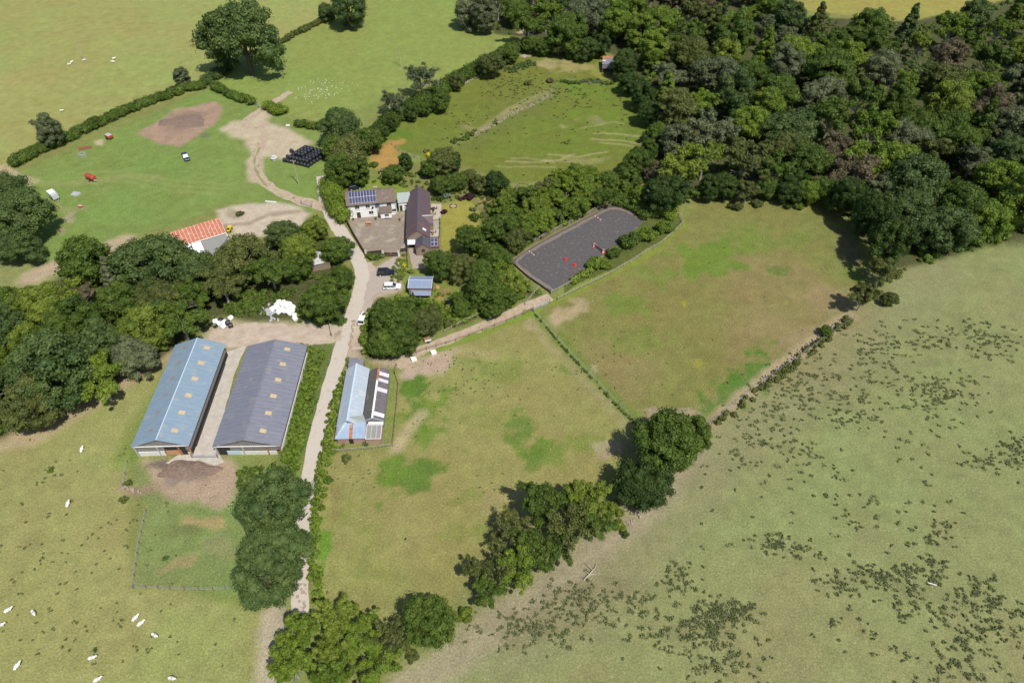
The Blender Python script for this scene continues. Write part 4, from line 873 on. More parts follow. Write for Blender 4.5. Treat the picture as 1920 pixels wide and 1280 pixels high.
fence('wire_fence', [(240, 868), (236, 890), (232, 912)], 'short wire fence below the corner of the blue barn', wire=True, m_='timber')
fence('wire_fence', [(1310, 812), (1360, 772), (1410, 732), (1470, 690), (1540, 640), (1600, 598)], 'wire fence along the right boundary bank', wire=True, m_='timber', sp=3.5)
fence('wire_fence', [(762, 462), (764, 480), (765, 502)], 'low dark fence on the lane side of the slate barn patio', rails=2, m_='board_brown')
fence('deck_railing', [(825, 412), (825, 430), (824, 446)], 'dark railing between the lower deck and the lawn', rails=2, m_='board_brown', h=1.0)
def gate(pa, pb, label, m_='galv', h=1.2, name='field_gate'):
    a, b_ = W(*pa), W(*pb); root = empty(name, a); tag(root, label, 'gate'); d = b_-a; fr = MB()
    for z in (.15, h): fr.bar(Vector((0, 0, z)), d+Vector((0, 0, z)), .06, .06)
    for t in (0, .5, 1): fr.bar(d*t+Vector((0, 0, .15)), d*t+Vector((0, 0, h)), .06, .06)
    fr.bar(Vector((0, 0, .15)), d*.5+Vector((0, 0, h)), .04, .05); fr.build('gate_frame', M[m_], root)
    for z in (.4, .63, .87):
        b = MB(); b.bar(Vector((0, 0, z)), d+Vector((0, 0, z)), .05, .05); b.build('bar', M[m_], root)
    for t in (-.02, 1.02):
        b = MB(); b.box((d.x*t, d.y*t, .7), (.2, .2, 1.4)); b.build('gate_post', M['timber'], root)
gate((1000, 582), (1030, 569), 'galvanised gate where the field path meets the paddock corner')
gate((478, 197), (491, 205), 'metal field gate at the end of the field track above the bare yard')
gate((617, 604), (622, 630), 'open metal gate where the farmyard meets the lane')
gate((566, 383), (584, 389), 'grey gate across the farm track near the lane')

# ------------------------------------------------------------------ arena
sheet('riding_arena', [(957, 490), (1000, 462), (1042, 438), (1100, 408), (1151, 381), (1182, 394), (1210, 414), (1166, 450), (1120, 486), (1035, 549), (990, 520)], M['arena'], 0)
strip('arena_track', [(1040, 546), (966, 497), (972, 484), (1005, 465), (1060, 435), (1110, 408), (1150, 388), (1180, 398), (1200, 410)], .9, M['kick'], rag=.25)
def boards(pts, h, label, m_, name='kickboard', cat='low wall'):
    P = [W(*p) for p in pts]; b = MB()
    for a, c in zip(P[:-1], P[1:]): b.bar(a-P[0]+Vector((0, 0, h/2)), c-P[0]+Vector((0, 0, h/2)), .12, h)
    o = b.build(name, M[m_], None, P[0]); return tag(o, label, cat)
boards([(956, 491), (990, 521), (1034, 551)], .7, 'dark low board wall along the left end of the riding arena', 'board_brown')
boards([(957, 489), (1000, 461), (1042, 437), (1100, 407), (1151, 380)], .25, 'low edging board along the back of the riding arena', 'timber')
def pole(pa, pb, label, tr=False):
    a, b_ = W(*pa), W(*pb); root = empty('jump_pole', a); tag(root, label, 'pole'); d = b_-a; n = 5
    for i in range(n):
        q = MB(); q.tube([d*(i/n)+Vector((0, 0, .08)), d*((i+1)/n)+Vector((0, 0, .08))], .09, 8); q.build('band', M['white'] if i % 2 == 0 else M['bright_red'], root)
pole((992, 471), (1002, 479), 'white and red pole lying at the left end of the arena')
pole((1115, 405), (1127, 413), 'white and red pole lying at the far end of the arena')
j0, j1 = W(1114, 463), W(1131, 474); jr = empty('show_jump', j0); tag(jr, 'dark show jump with red and white stands on the arena', 'jump'); d = j1-j0
for t in (0, 1):
    q = MB(); q.box(d*t+Vector((0, 0, .6)), (.5, .12, 1.2), M['white']); q.box(d*t+Vector((0, 0, .95)), (.56, .18, .45), M['bright_red']); q.box(d*t+Vector((0, 0, .05)), (.7, .8, .1), M['bright_red']); q.build('jump_stand', None, jr)
for z in (.3, .55, .8):
    q = MB(); q.tube([d*.04+Vector((0, 0, z)), d*.96+Vector((0, 0, z))], .06, 8); q.build('rail', M['black'], jr)
def block(px, py, label, sc=1.0):
    q = MB(); q.box((0, 0, .22*sc), (.95*sc, .65*sc, .44*sc), taper=.85); q.box((0, 0, .55*sc), (.62*sc, .42*sc, .22*sc), taper=.9); tag(q.build('jump_block', M['bright_red'], None, W(px, py), bevel=.04, rz=.6), label, 'jump block')
block(1060, 487, 'red plastic block on the arena nearer the back fence', .95); block(1077, 498, 'red plastic block on the arena nearer the scrub', .95)
def cone(px, py, label):
    q = MB(); q.box((0, 0, .02), (.3, .3, .04)); q.tube([(0, 0, .03), (0, 0, .36)], [.12, .03], 10); tag(q.build('marker_cone', M['bright_red'], None, W(px, py)), label, 'cone', 'small marker cones on the arena')
for x, y, s in [(1067, 481, 'behind the two red blocks'), (1067, 492, 'between the two red blocks'), (1060, 494, 'below the left red block'), (1077, 511, 'below the right red block'), (1073, 504, 'just left below the right red block'), (1082, 504, 'just right below the right red block')]: cone(x, y, f'small red marker cone {s}')

# ------------------------------------------------------------------ buildings
def walls(x0, x1, y0, y1, he, hr, axis='Y', m_=None, name='wall', parent=None, z0=0):
    "box walls with gables; the ridge runs along axis"
    b = MB()
    if axis == 'Y':
        xm = (x0+x1)/2; P = []
        for y in (y0, y1): P += [(x0, y, z0), (x1, y, z0), (x1, y, he), (xm, y, hr), (x0, y, he)]
    else:
        ym = (y0+y1)/2; P = []
        for x in (x0, x1): P += [(x, y0, z0), (x, y1, z0), (x, y1, he), (x, ym, hr), (x, y0, he)]
    b.poly(P, [(4, 3, 2, 1, 0), (5, 6, 7, 8, 9), (0, 1, 6, 5), (1, 2, 7, 6), (4, 0, 5, 9), (2, 3, 8, 7), (3, 4, 9, 8)])
    return b.build(name, m_, parent)
def gable_roof(x0, x1, y0, y1, he, hr, axis='Y', m_=None, parent=None, t=.12, ov=.3, ve=.25, name='roof', ridge=None, rw=.25, m2=None):
    if axis == 'Y':
        xm = (x0+x1)/2; s = (hr-he)/(xm-x0); e = he-s*ov
        q1 = [(x0-ov, y0-ve, e+t), (xm, y0-ve, hr+t), (xm, y1+ve, hr+t), (x0-ov, y1+ve, e+t)][::-1]
        q2 = [(xm, y0-ve, hr+t), (x1+ov, y0-ve, e+t), (x1+ov, y1+ve, e+t), (xm, y1+ve, hr+t)]
        ra, rb = Vector((xm, y0-ve, hr+t+.03)), Vector((xm, y1+ve, hr+t+.03))
    else:
        ym = (y0+y1)/2; s = (hr-he)/(ym-y0); e = he-s*ov
        q1 = [(x0-ve, y0-ov, e+t), (x1+ve, y0-ov, e+t), (x1+ve, ym, hr+t), (x0-ve, ym, hr+t)]
        q2 = [(x0-ve, ym, hr+t), (x1+ve, ym, hr+t), (x1+ve, y1+ov, e+t), (x0-ve, y1+ov, e+t)]
        ra, rb = Vector((x0-ve, ym, hr+t+.03)), Vector((x1+ve, ym, hr+t+.03))
    out = []
    for q, mm in ((q1, m_), (q2, m2 or m_)):
        b = MB(); b.slab(q, t-.01); out.append(b.build(name, mm, parent))
    if ridge:
        b = MB(); b.bar(ra, rb, rw, .08); out.append(b.build('ridge', ridge, parent))
    return out
def window(x, y, z, wd, h, parent, rot=0, frame='white', name='window', glass='glass', mull=1, sill=True):
    "window on a wall facing -Y (rot 0) or +X (rot 90)"
    f = MB(); t = .07; e = .06
    def R(p):
        if rot == 90: return (x-p[1], y+p[0], z+p[2])
        return (x+p[0], y+p[1], z+p[2])
    def bx(b, c, d): 
        dd = d if rot == 0 else (d[1], d[0], d[2]); b.box(R(c), dd)
    for s in (-1, 1): bx(f, (s*(wd/2-t/2), -e/2, 0), (t, e, h)); bx(f, (0, -e/2, s*(h/2-t/2)), (wd-2*t, e, t))
    for k in range(mull): bx(f, ((k+1)*wd/(mull+1)-wd/2, -e/2, 0), (t*.8, e*.8, h-2*t))
    fo = f.build(name, M[frame], parent)
    g = MB(); bx(g, (0, -.012, 0), (wd-t, .02, h-t)); g.build('pane', M[glass], fo)
    if sill: s_ = MB(); bx(s_, (0, -.09, -h/2-.05), (wd+.16, .18, .07)); s_.build('sill', M[frame], fo)
    return fo
def bpart(name, c, d, m_, parent, rz=0, bevel=0):
    b = MB(); b.box(c, d, rz=rz); return b.build(name, M[m_] if isinstance(m_, str) else m_, parent, bevel=bevel)
def onroof(name, x, y0, y1, x0, x1, slope, m_, parent, lift, t=.05): pass

# farmhouse
H = empty('farmhouse', (-48.4, 171.5, 0), R_(9.5)); tag(H, 'white rendered farmhouse with brown slate roof and rows of solar panels', 'house')
HE, HR, HD = 4.7, 7.1, 6.4
walls(0, 14.2, 0, HD, HE, HR, 'X', M['render'], parent=H)
gable_roof(0, 14.2, 0, HD, HE, HR, 'X', M['slate_brown'], H, ov=.35, ve=.15, ridge=M['slate_brown'], rw=.3)
sl = (HR-HE)/(HD/2); SM = Matrix.Rotation(math.atan(sl), 4, 'X')
def roofpt(y, lift=.17): return HE+sl*y+.12+lift
for r in range(2):
    for c in range(9):
        x = 1.35+c*.86; y = .85+r*1.50; f = MB(); f.box((x, y, roofpt(y)-.03), (.86, 1.84, .05), M=SM)
        p = f.build('solar_panel', M['alu'], H); g = MB(); g.box((x, y, roofpt(y)+.003), (.79, 1.76, .03), M=SM); g.build('cell', M['panel'], p)
ch = bpart('chimney', (8.9, HD/2, HR+.35), (.95, .7, 1.3), 'stone', H); bpart('chimney_cap', (8.9, HD/2, HR+1.04), (1.05, .8, .1), 'concrete', ch)
for dx in (-.22, .22):
    b = MB(); b.tube([(8.9+dx, HD/2, HR+1.08), (8.9+dx, HD/2, HR+1.4)], .12, 10); b.build('chimney_pot', M['ridge_red'], ch)
for x, z, wd, h in [(2.9, 3.7, 1.4, 1.3), (6.0, 3.7, 1.3, 1.2), (12.2, 3.75, 1.4, 1.3), (6.7, 1.5, 1.4, 1.3), (13.4, 1.55, 1.2, 1.2)]: window(x, -.002, z, wd, h, H)
d_ = bpart('door', (3.0, -.03, 1.0), (1.1, .08, 2.0), 'board_brown', H); bpart('door_frame', (3.0, -.02, 2.06), (1.35, .1, .12), 'white', d_)
b = MB(); b.slab([(8.2, -.6, 3.9), (9.5, -.6, 3.9), (9.5, .0, 4.25), (8.2, .0, 4.25)], .06); b.build('solar_tile', M['panel'], H)
P_ = walls(9.4, 12.6, -1.9, -.01, 2.25, 2.26, 'X', M['render'], 'porch', H)
b = MB(); b.slab([(9.15, -2.2, 2.28), (12.85, -2.2, 2.28), (12.85, 0, 3.3), (9.15, 0, 3.3)], .1); b.build('porch_roof', M['slate_brown'], H)
b = MB(); b.poly([(9.4, -1.9, 2.2), (9.4, 0, 2.2), (9.4, 0, 3.18), (12.6, -1.9, 2.2), (12.6, 0, 2.2), (12.6, 0, 3.18)], [(0, 1, 2), (5, 4, 3), (0, 2, 5, 3), (1, 4, 5, 2), (0, 3, 4, 1)]); b.build('porch_gable', M['render'], H)
window(11.2, -1.902, 1.3, 1.3, 1.1, H, mull=2); bpart('porch_door', (9.38, -1.0, 1.0), (.06, .9, 1.9), 'board_brown', H)
bpart('plinth', (11, -1.96, .12), (3.3, .1, .24), 'black', H); bpart('gutter', (7.1, -.4, HE-.12), (14.4, .12, .1), 'black', H)
for x in (.25, 8.6, 14.0): bpart('downpipe', (x, -.07, 2.2), (.09, .09, 4.4), 'black', H)
b = MB(); b.tube([(7.2, -.05, 3.2), (7.35, -.35, 3.4)], .03, 6); b.disc((7.4, -.42, 3.45), .32, .04, 14, axis='y'); b.build('satellite_dish', M['black'], H)
# link
K = empty('link_building', (-48.4+13.98+.3, 171.5+2.35+1.65, 0), R_(9.5)); tag(K, 'low white building with pale grey roof joining farmhouse and slate barn', 'outbuilding')
walls(.2, 3.7, 0, 3.9, 2.9, 2.92, 'X', M['render'], parent=K)
b = MB(); b.slab([(.05, -.3, 3.0), (3.9, -.3, 3.0), (3.9, 4.1, 3.75), (.05, 4.1, 3.75)], .1); b.build('roof', M['slate_pale'], K)
b = MB(); b.poly([(.2, 0, 2.9), (.2, 3.9, 2.9), (.2, 3.9, 3.58), (3.7, 0, 2.9), (3.7, 3.9, 2.9), (3.7, 3.9, 3.58)], [(0, 1, 2), (5, 4, 3), (0, 2, 5, 3), (1, 4, 5, 2), (0, 3, 4, 1)]); b.build('gable', M['render'], K)
window(2.3, -.002, 1.7, 1.0, .8, K); bpart('door', (.8, -.03, 1.0), (.8, .08, 1.9), 'board_brown', K)
# long slate barn
B = empty('slate_barn', (-29.5, 157.9, 0), R_(5)); tag(B, 'long stone barn with plum slate roof beside the courtyard', 'barn')
walls(0, 6.3, 0, 22.6, 3.0, 5.3, 'Y', M['stone'], parent=B)
gable_roof(0, 6.3, 0, 22.6, 3.0, 5.3, 'Y', M['slate_plum'], B, ov=.3, ve=.12, ridge=M['slate_dark'])
for y in (-.12, 3.6):
    b = MB(); s = 2.3/3.15
    b.bar((-.28, y, 3.0-.2+.19), (3.15, y, 5.3+.19), .24 if y > 0 else .16, .05); b.bar((3.15, y, 5.3+.19), (6.58, y, 3.0-.2+.19), .24 if y > 0 else .16, .05); b.build('ridge_tiles', M['ridge_red'], B)
AR = math.atan(2.3/3.15); RM = Matrix.Rotation(AR, 4, 'Y')
def broof(x): return 3.0+(6.3-x)*2.3/3.15+.12
f = MB(); f.box((5.0, 2.2, broof(5.0)+.06), (1.1, .9, .08), M=RM); sk = f.build('skylight', M['white'], B); g = MB(); g.box((5.02, 2.2, broof(5.0)+.1), (.9, .7, .04), M=RM); g.build('pane', M['alu'], sk)
# east cross wing on the barn
b = MB(); P = [(3.6, 6.6, 4.2), (3.6, 9.9, 4.2), (3.6, 8.3, 5.0), (7.4, 6.6, 2.9), (7.4, 9.9, 2.9), (7.4, 8.3, 4.5), (3.6, 6.6, 2.9), (3.6, 9.9, 2.9)]
bx = walls(4.0, 7.3, 6.8, 9.9, 2.9, 4.3, 'X', M['stone'], 'wing', B); gable_roof(3.9, 7.3, 6.8, 9.9, 2.9, 4.35, 'X', M['slate_plum'], B, ov=.25, ve=.15, ridge=M['white'], name='wing_roof', rw=.2)
for y in (13, 16.5, 19.5): window(6.302, y, 1.6, 1.1, 1.1, B, rot=90, frame='timber')
for y in (12, 17): bpart('loft_slit', (-.01, y, 1.7), (.03, .35, .9), 'opening_shade', B)
bpart('doorway', (-.012, 9, 1.05), (.03, 1.3, 2.1), 'board_brown', B)
# front lean-to and lower gabled annex
LN = empty('white_lean_to', (-29.5, 157.9, 0), R_(5)); tag(LN, 'small white-roofed lean-to on the front of the slate barn', 'lean-to')
b = MB(); b.slab([(.1, -1.75, 2.0), (2.3, -1.75, 2.0), (2.3, -.16, 2.55), (.1, -.16, 2.55)], .08); b.build('roof', M['clear_sheet'], LN)
for x in (.2, 2.2): bpart('post', (x, -1.6, .96), (.12, .12, 1.92), 'timber', LN)
bpart('back_wall', (1.2, -.1, .9), (2.0, .12, 1.8), 'board_brown', LN)
A = empty('slate_annex', (-26.6, 153.7, 0), R_(5)); tag(A, 'lower stone annex with dark slates and red ridge edging, front of slate barn', 'annex')
walls(0, 4.0, 0, 4.2, 2.4, 3.9, 'Y', M['stone'], parent=A); gable_roof(0, 4.0, 0, 4.2, 2.4, 3.9, 'Y', M['slate_dark'], A, ov=.22, ve=.1)
b = MB(); b.bar((-.2, -.1, 2.4), (2.0, -.1, 4.09), .16, .06); b.bar((2.0, -.1, 4.09), (4.2, -.1, 2.4), .16, .06); b.build('ridge_tiles', M['ridge_red'], A)
window(2.0, -.002, 1.9, .8, .7, A, frame='board_brown', mull=1)
walls(4.03, 6.3, .9, 4.1, 2.1, 2.12, 'X', M['stone'], 'side_wing', A)
b = MB(); b.slab([(4.15, .7, 2.2), (6.5, .7, 2.2), (6.5, 4.2, 3.1), (4.15, 4.2, 3.1)], .1); b.build('side_roof', M['slate_dark'], A)
b = MB(); b.bar((4.2, .68, 2.26), (6.5, .68, 2.26), .18, .06); b.bar((6.45, .68, 2.28), (6.45, 4.2, 3.18), .16, .06); b.build('ridge_tiles', M['ridge_red'], A)
for i in range(4):
    f = MB(); MM = Matrix.Rotation(math.atan(.9/3.5), 4, 'X'); x = 4.5+(i % 2)*.98; y = 1.5+(i//2)*1.35; f.box((x+.1, y+.15, 2.2+(y-.55)*.257+.1), (.9, 1.25, .05), M=MM); p = f.build('solar_panel', M['alu'], A)
    g = MB(); g.box((x+.1, y+.15, 2.2+(y-.55)*.257+.12), (.8, 1.15, .04), M=MM); g.build('cell', M['panel'], p)
bpart('side_wall_front', (6.9, .6, .5), (.5, 2.4, 1.0), 'stone', A)
# decks
def deckp(pts, label, m_='deck', h=.35):
    P = [W(*p) for p in pts]; b = MB(); c = sum(P, Vector())/len(P); b.slab([(p.x-c.x, p.y-c.y, h) for p in P], h-.02); o = b.build('timber_deck', M[m_], None, (c.x, c.y, 0)); return tag(o, label, 'deck')
deckp([(807, 413), (826, 412), (828, 384), (808, 384)], 'long pale timber deck beside the slate barn and lawn')
deckp([(807, 445), (824, 445), (824, 432), (807, 432)], 'small lower timber deck beside the slate barn')
deckp([(807, 431), (824, 431), (825, 414), (807, 414)], 'grey paved step between the two timber decks', 'paving', .15)
def table_set(px, py, label, m_='board_brown', r=.6):
    root = empty('garden_table', W(px, py, .36)); tag(root, label, 'garden table')
    b = MB(); b.disc((0, 0, .72), r, .05, 14); b.build('tabletop', M[m_], root)
    b = MB(); b.tube([(0, 0, 0), (0, 0, .7)], .05, 8); b.disc((0, 0, .03), .25, .05, 10); b.build('pedestal', M[m_], root)
    for k in range(3):
        a = 2.1*k+.5; b = MB(); x, y = math.cos(a)*(r+.35), math.sin(a)*(r+.35); b.box((x, y, .42), (.42, .42, .05)); b.box((x*1.22, y*1.22, .7), (.4, .06, .5), rz=a+1.57)
        for s, t in ((-1, -1), (1, -1), (1, 1), (-1, 1)): b.box((x+s*.18, y+t*.18, .2), (.04, .04, .4))
        c = b.build('seat', M[m_], root)
table_set(813, 394, 'dark garden table and seats on the upper deck'); table_set(811, 404, 'grey garden table and seats low on the upper deck', 'timber'); table_set(812, 438, 'small table and seats on the lower deck', 'timber', .45)
# courtyard walls, pillars, gate
boards([(652, 420), (662, 440), (675, 462), (686, 480)], 1.5, 'dark board fence between the lane and the courtyard', 'board_brown', 'board_fence', 'fence')
boards([(689, 478), (716, 475)], 1.2, 'low brown wall left of the courtyard gate', 'board_brown', 'garden_wall', 'wall')
boards([(751, 473), (763, 471)], 1.2, 'short brown wall right of the courtyard gate', 'board_brown', 'garden_wall', 'wall')
boards([(762, 458), (764, 474)], 1.3, 'dark wall on the barn side of the courtyard front', 'board_brown', 'garden_wall', 'wall')
for x, y, s in [(687, 479, 'at the lane corner of the courtyard'), (719, 480, 'left of the brown courtyard gate'), (748, 480, 'right of the brown courtyard gate')]:
    g_ = empty('gate_pillar', W(x, y)); tag(g_, f'white painted pillar {s}', 'pillar'); bpart('shaft', (0, 0, .8), (.5, .5, 1.6), 'render', g_); bpart('cap', (0, 0, 1.66), (.62, .62, .12), 'concrete', g_)
g_ = empty('courtyard_gate', W(720, 481)); tag(g_, 'wide brown boarded gate between two white pillars', 'gate'); dd = W(747, 481)-W(720, 481)
for t in (0, .5):
    b = MB(); b.bar(dd*(t+.03)+Vector((0, 0, .75)), dd*(t+.49)+Vector((0, 0, .75)), .07, 1.35); lf = b.build('gate_leaf', M['board_brown'], g_); b = MB(); b.bar(dd*(t+.05)+Vector((0, -.07, .5)), dd*(t+.47)+Vector((0, -.07, .5)), .05, .1); b.build('brace', M['timber'], lf)
pb = empty('picnic_bench', W(692, 421), R_(8)); tag(pb, 'orange-brown picnic bench outside the white farmhouse', 'picnic bench')
for n_, y, z, wd in (('tabletop', 0, .75, .8), ('seat', -.75, .45, .28), ('seat', .75, .45, .28)): bpart(n_, (0, y, z), (1.8, wd, .06), 'timber_orange', pb)
for x in (-.6, .6):
    b = MB(); b.bar((x, -.8, 0), (x, -.2, .74), .09, .06); b.bar((x, .8, 0), (x, .2, .74), .09, .06); b.bar((x, -.85, .4), (x, .85, .4), .09, .06); b.build('leg', M['timber_orange'], pb)
for x, y, s in [(663, 413, 'left of the farmhouse door'), (705, 412, 'beside the farmhouse porch'), (750, 414, 'below the link building'), (746, 396, 'at the corner of the farmhouse and link'), (768, 463, 'beside the white lean-to'), (785, 475, 'in front of the slate annex'), (793, 478, 'right of the pots by the slate annex')]:
    pt = empty('plant_pot', W(x, y)); tag(pt, f'small potted plant {s}', 'plant pot'); b = MB(); b.tube([(0, 0, 0), (0, 0, .4)], [.2, .28], 10); b.build('pot', M['brick'], pt)
    o = bpy.data.objects.new('plant', SMALLB[0]); link(o, pt); o.location = (0, 0, .3); o.scale = (.45, .45, .5); setmat(o, F['mid'])
# stone ring on lawn
root = empty('stone_fire_ring', W(850, 387)); tag(root, 'brown stone ring in the dry grass of the lawn', 'fire pit')
for k in range(12):
    b = MB(); a = .5236*k; b.box((1.1*math.cos(a), .95*math.sin(a), .12), (.42, .3, .24), rz=a+1.57, taper=.8); b.build('stone', M['board_brown'] if k % 3 else M['timber'], root)
b = MB(); b.disc((0, 0, .04), .85, .06, 16); b.build('hearth', M['stones'], root)
# blue-roofed cabin
C_ = empty('garden_cabin', (-27.0, 137.0, 0), R_(-1)); tag(C_, 'timber cabin with slate-blue sheet roof below the parked cars', 'cabin')
walls(.15, 6.0, 0, 4.6, 2.6, 3.3, 'X', M['timber'], parent=C_)
gable_roof(.15, 6.0, 0, 4.6, 2.6, 3.3, 'X', M['shed_roof'], C_, ov=.2, ve=.15, ridge=M['ridge_blue'], rw=.16)
for x in (-.02, 6.17):
    b = MB(); b.bar((x, -.22, 2.72), (x, 2.3, 3.48), .08, .14); b.bar((x, 2.3, 3.48), (x, 4.8, 2.72), .08, .14); b.build('bargeboard', M['white'], C_)
b = MB(); b.slab([(.8, -1.5, 1.35), (6.0, -1.5, 1.35), (6.0, -.02, 1.75), (.8, -.02, 1.75)], .06); b.build('canopy', M['shed_roof'], C_)
window(1.2, -.002, 2.15, .7, .5, C_, frame='timber_pale'); bpart('side_door', (6.02, 2.2, 1.0), (.05, .9, 1.9), 'board_brown', C_)
st = empty('timber_steps', W(820, 540)); tag(st, 'orange timber steps beside the cabin', 'steps')
for k in range(3): bpart('tread', (-.2+.3*k, 0, .45-.15*k), (.3, 1.3, .06), 'timber_orange', st)
bpart('stringer', (.1, -.62, .2), (1.0, .06, .3), 'timber_orange', st); bpart('stringer', (.1, .62, .2), (1.0, .06, .3), 'timber_orange', st)
# stable with two roofs
T = empty('blue_stable', (-37.3, 88.6, 0), R_(2)); tag(T, 'stable with pale blue sheet roof and pink brick front beside the lane', 'stable')
walls(.15, 5.0, 3.4, 19.6, 2.5, 4.3, 'Y', M['board_grey'], parent=T); gable_roof(.0, 5.1, 3.4, 19.6, 2.5, 4.3, 'Y', M['pale_roof'], T, ov=.1, ve=.2, ridge=M['ridge_blue'], rw=.45)
walls(.3, 6.2, .5, 3.38, 2.0, 2.02, 'X', M['brick_pink'], parent=T)
b = MB(); b.slab([(-.1, .15, 2.12), (6.3, .15, 2.12), (6.3, 3.55, 3.3), (2.5, 3.55, 3.45)], .07); b.build('hip_roof', M['south_roof'], T)
b = MB(); b.slab([(-.1, .15, 2.10), (2.5, 3.55, 3.43), (2.5, 4.3, 4.38), (-.1, 4.3, 2.52)], .07); b.build('hip_side', M['pale_roof'], T)
b = MB(); b.slab([(2.5, 3.5, 3.42), (6.3, 3.5, 3.28), (5.4, 6.0, 2.75), (2.6, 4.2, 4.4)], .06); b.build('valley_sheet', M['slate_pale'], T)
b = MB(); b.slab([(2.9, .1, 2.15), (3.6, .1, 2.15), (3.6, 3.3, 3.30), (2.9, 3.3, 3.30)], .05); b.build('rusty_sheet', M['rust'], T)
b = MB(); b.slab([(.0, .7, 2.3), (.9, 1.6, 2.66), (.9, 3.2, 3.0), (0, 3.2, 2.52)], .05); b.build('rusty_corner', M['rooflight_dirty'], T)
bpart('doorway', (3.2, .48, 1.0), (.9, .06, 1.9), 'opening_shade', T)
U = empty('grey_stable', (-32.0, 93.3, 0), R_(2)); tag(U, 'dark grey roofed stable with pale sheets and rusty ridge beside the paddock', 'stable')
walls(.05, 4.2, 0, 14.6, 2.5, 3.6, 'Y', M['board_grey'], parent=U); gable_roof(.0, 4.25, 0, 14.6, 2.5, 3.6, 'Y', M['fibre_roof'], U, ov=.1, ve=.15, m2=M['fibre_plum'])
b = MB(); b.bar((2.12, -.15, 3.78), (2.12, 10.6, 3.78), .42, .08); b.build('ridge', M['white'], U)
b = MB(); b.bar((2.12, 10.62, 3.78), (2.12, 14.7, 3.78), .55, .08); b.build('rusty_ridge', M['rust'], U)
def ush(x): return 2.5+(4.25-x)*1.1/2.125+.12
for y0, y1, mm in [(.7, 1.7, 'white'), (7.6, 8.7, 'clear_sheet'), (10.5, 11.4, 'clear_sheet'), (12.3, 13.4, 'clear_sheet')]:
    b = MB(); b.slab([(2.35, y0, ush(2.35)+.07), (4.4, y0, ush(4.4)+.07), (4.4, y1, ush(4.4)+.07), (2.35, y1, ush(2.35)+.07)], .04); b.build('clear_panel', M[mm], U)
b = MB(); b.bar((-.1, -.18, 2.6), (2.12, -.18, 3.72), .06, .16); b.bar((2.12, -.18, 3.72), (4.4, -.18, 2.6), .06, .16); b.build('bargeboard', M['ridge_blue'], U)
V_ = empty('plastic_lean_to', (-31.0, 88.9, 0), R_(1)); tag(V_, 'pale plastic-roofed lean-to on the lower end of the grey stable', 'lean-to')
b = MB(); b.slab([(0, 0, 1.9), (3.3, 0, 1.9), (3.4, 3.6, 2.5), (0, 3.6, 2.5)], .05); b.build('roof', M['flat_grey'], V_)
for x in (.06, 1.1, 2.2, 3.25):
    b = MB(); b.bar((x, 0, 1.97), (x, 3.6, 2.57), .12 if x in (.06, 3.25) else .06, .06); b.build('glazing_bar', M['offwhite'], V_)
for y in (0.05, 3.3): b = MB(); b.bar((0, y, 1.98+y*.167), (3.3, y, 1.98+y*.167), .14, .06); b.build('trim', M['offwhite'], V_)
b = MB(); b.slab([(.2, 3.65, 2.1), (3.4, 3.65, 2.1), (3.4, 4.3, 2.35), (.2, 4.3, 2.35)], .05); b.build('white_sheet', M['white'], V_)
walls(.1, 3.2, .2, 3.55, 1.7, 1.72, 'X', M['brick_pink'], parent=V_)
for x in (.1, 1.6, 3.2): bpart('post', (x, .1, .95), (.12, .12, 1.86), 'timber_pale', V_)
X_ = empty('flat_roofed_store', (-38.0, 108.7, 0), R_(2)); tag(X_, 'small dark flat-roofed store on the top end of the blue stable', 'store')
walls(.1, 3.4, .2, 3.4, 2.0, 2.02, 'X', M['board_grey'], parent=X_); b = MB(); b.slab([(0, 0, 2.15), (3.5, 0, 2.15), (2.0, 3.6, 2.3), (0, 3.6, 2.3)], .08); b.build('roof', M['grey_roof'], X_); bpart('fascia', (1.75, -.03, 2.08), (3.4, .05, .14), 'board_brown', X_)
# farm barns
def bigbarn(name, loc, rz, wdt, ln, he, hr, rm, label, sky, sky2, front, walls_side, ridge):
    o = empty(name, loc, R_(rz)); tag(o, label, 'barn')
    walls(.1, wdt-.1, .1, ln-.1, he-.05, hr-.05, 'Y', M['board_grey'], parent=o, z0=1.35)
    gable_roof(0, wdt, 0, ln, he, hr, 'Y', M[rm], o, ov=.35, ve=.35, ridge=M[ridge], rw=.22)
    s = (hr-he)/(wdt/2); RMr = Matrix.Rotation(math.atan(s), 4, 'Y'); RMl = Matrix.Rotation(-math.atan(s), 4, 'Y')
    for k in range(6):
        y = ln*(k+.5)/6+.3; x = wdt*.73; b = MB(); b.box((x, y, he+(wdt-x)*s+.15), (1.3, 1.0, .05), M=RMr); b.build('rooflight', M[sky], o)
        if sky2: x = wdt*.28; b = MB(); b.box((x, y+.2, he+x*s+.15), (1.3, .8, .05), M=RMl); b.build('rooflight', M[sky2], o)
    for sx in (.06, wdt-.06):
        b = MB(); b.box((sx, ln/2, .68), (.16, ln-.2, 1.36)); b.build('side_wall', M[walls_side], o)
    b = MB(); b.box((wdt/2, ln-.1, .68), (wdt-.3, .16, 1.36)); b.build('back_wall', M['concrete'], o)
    b = MB(); b.bar((-.2, -.22, he-.12), (wdt+.2, -.22, he-.12), .12, .22); b.build('gutter', M['white'], o)
    for x in (.05, wdt*.42, wdt*.8, wdt-.05):
        b = MB(); b.box((x, -.08, he/2-.1), (.24, .24, he-.2)); b.build('stanchion', M['rust'] if x > wdt*.5 else M['galv'], o)
    return o, front
o, _ = bigbarn('farm_barn', (-78.3, 86.0, 0), 2, 11.2, 29.0, 3.5, 5.6, 'blue_roof', 'big farm barn with blue roof and brown rooflights on both slopes', 'rooflight', 'rooflight_dirty', 0, 'opening_shade', 'ridge_blue')  # side walls coloured near-black, as the shaded inside of an open side
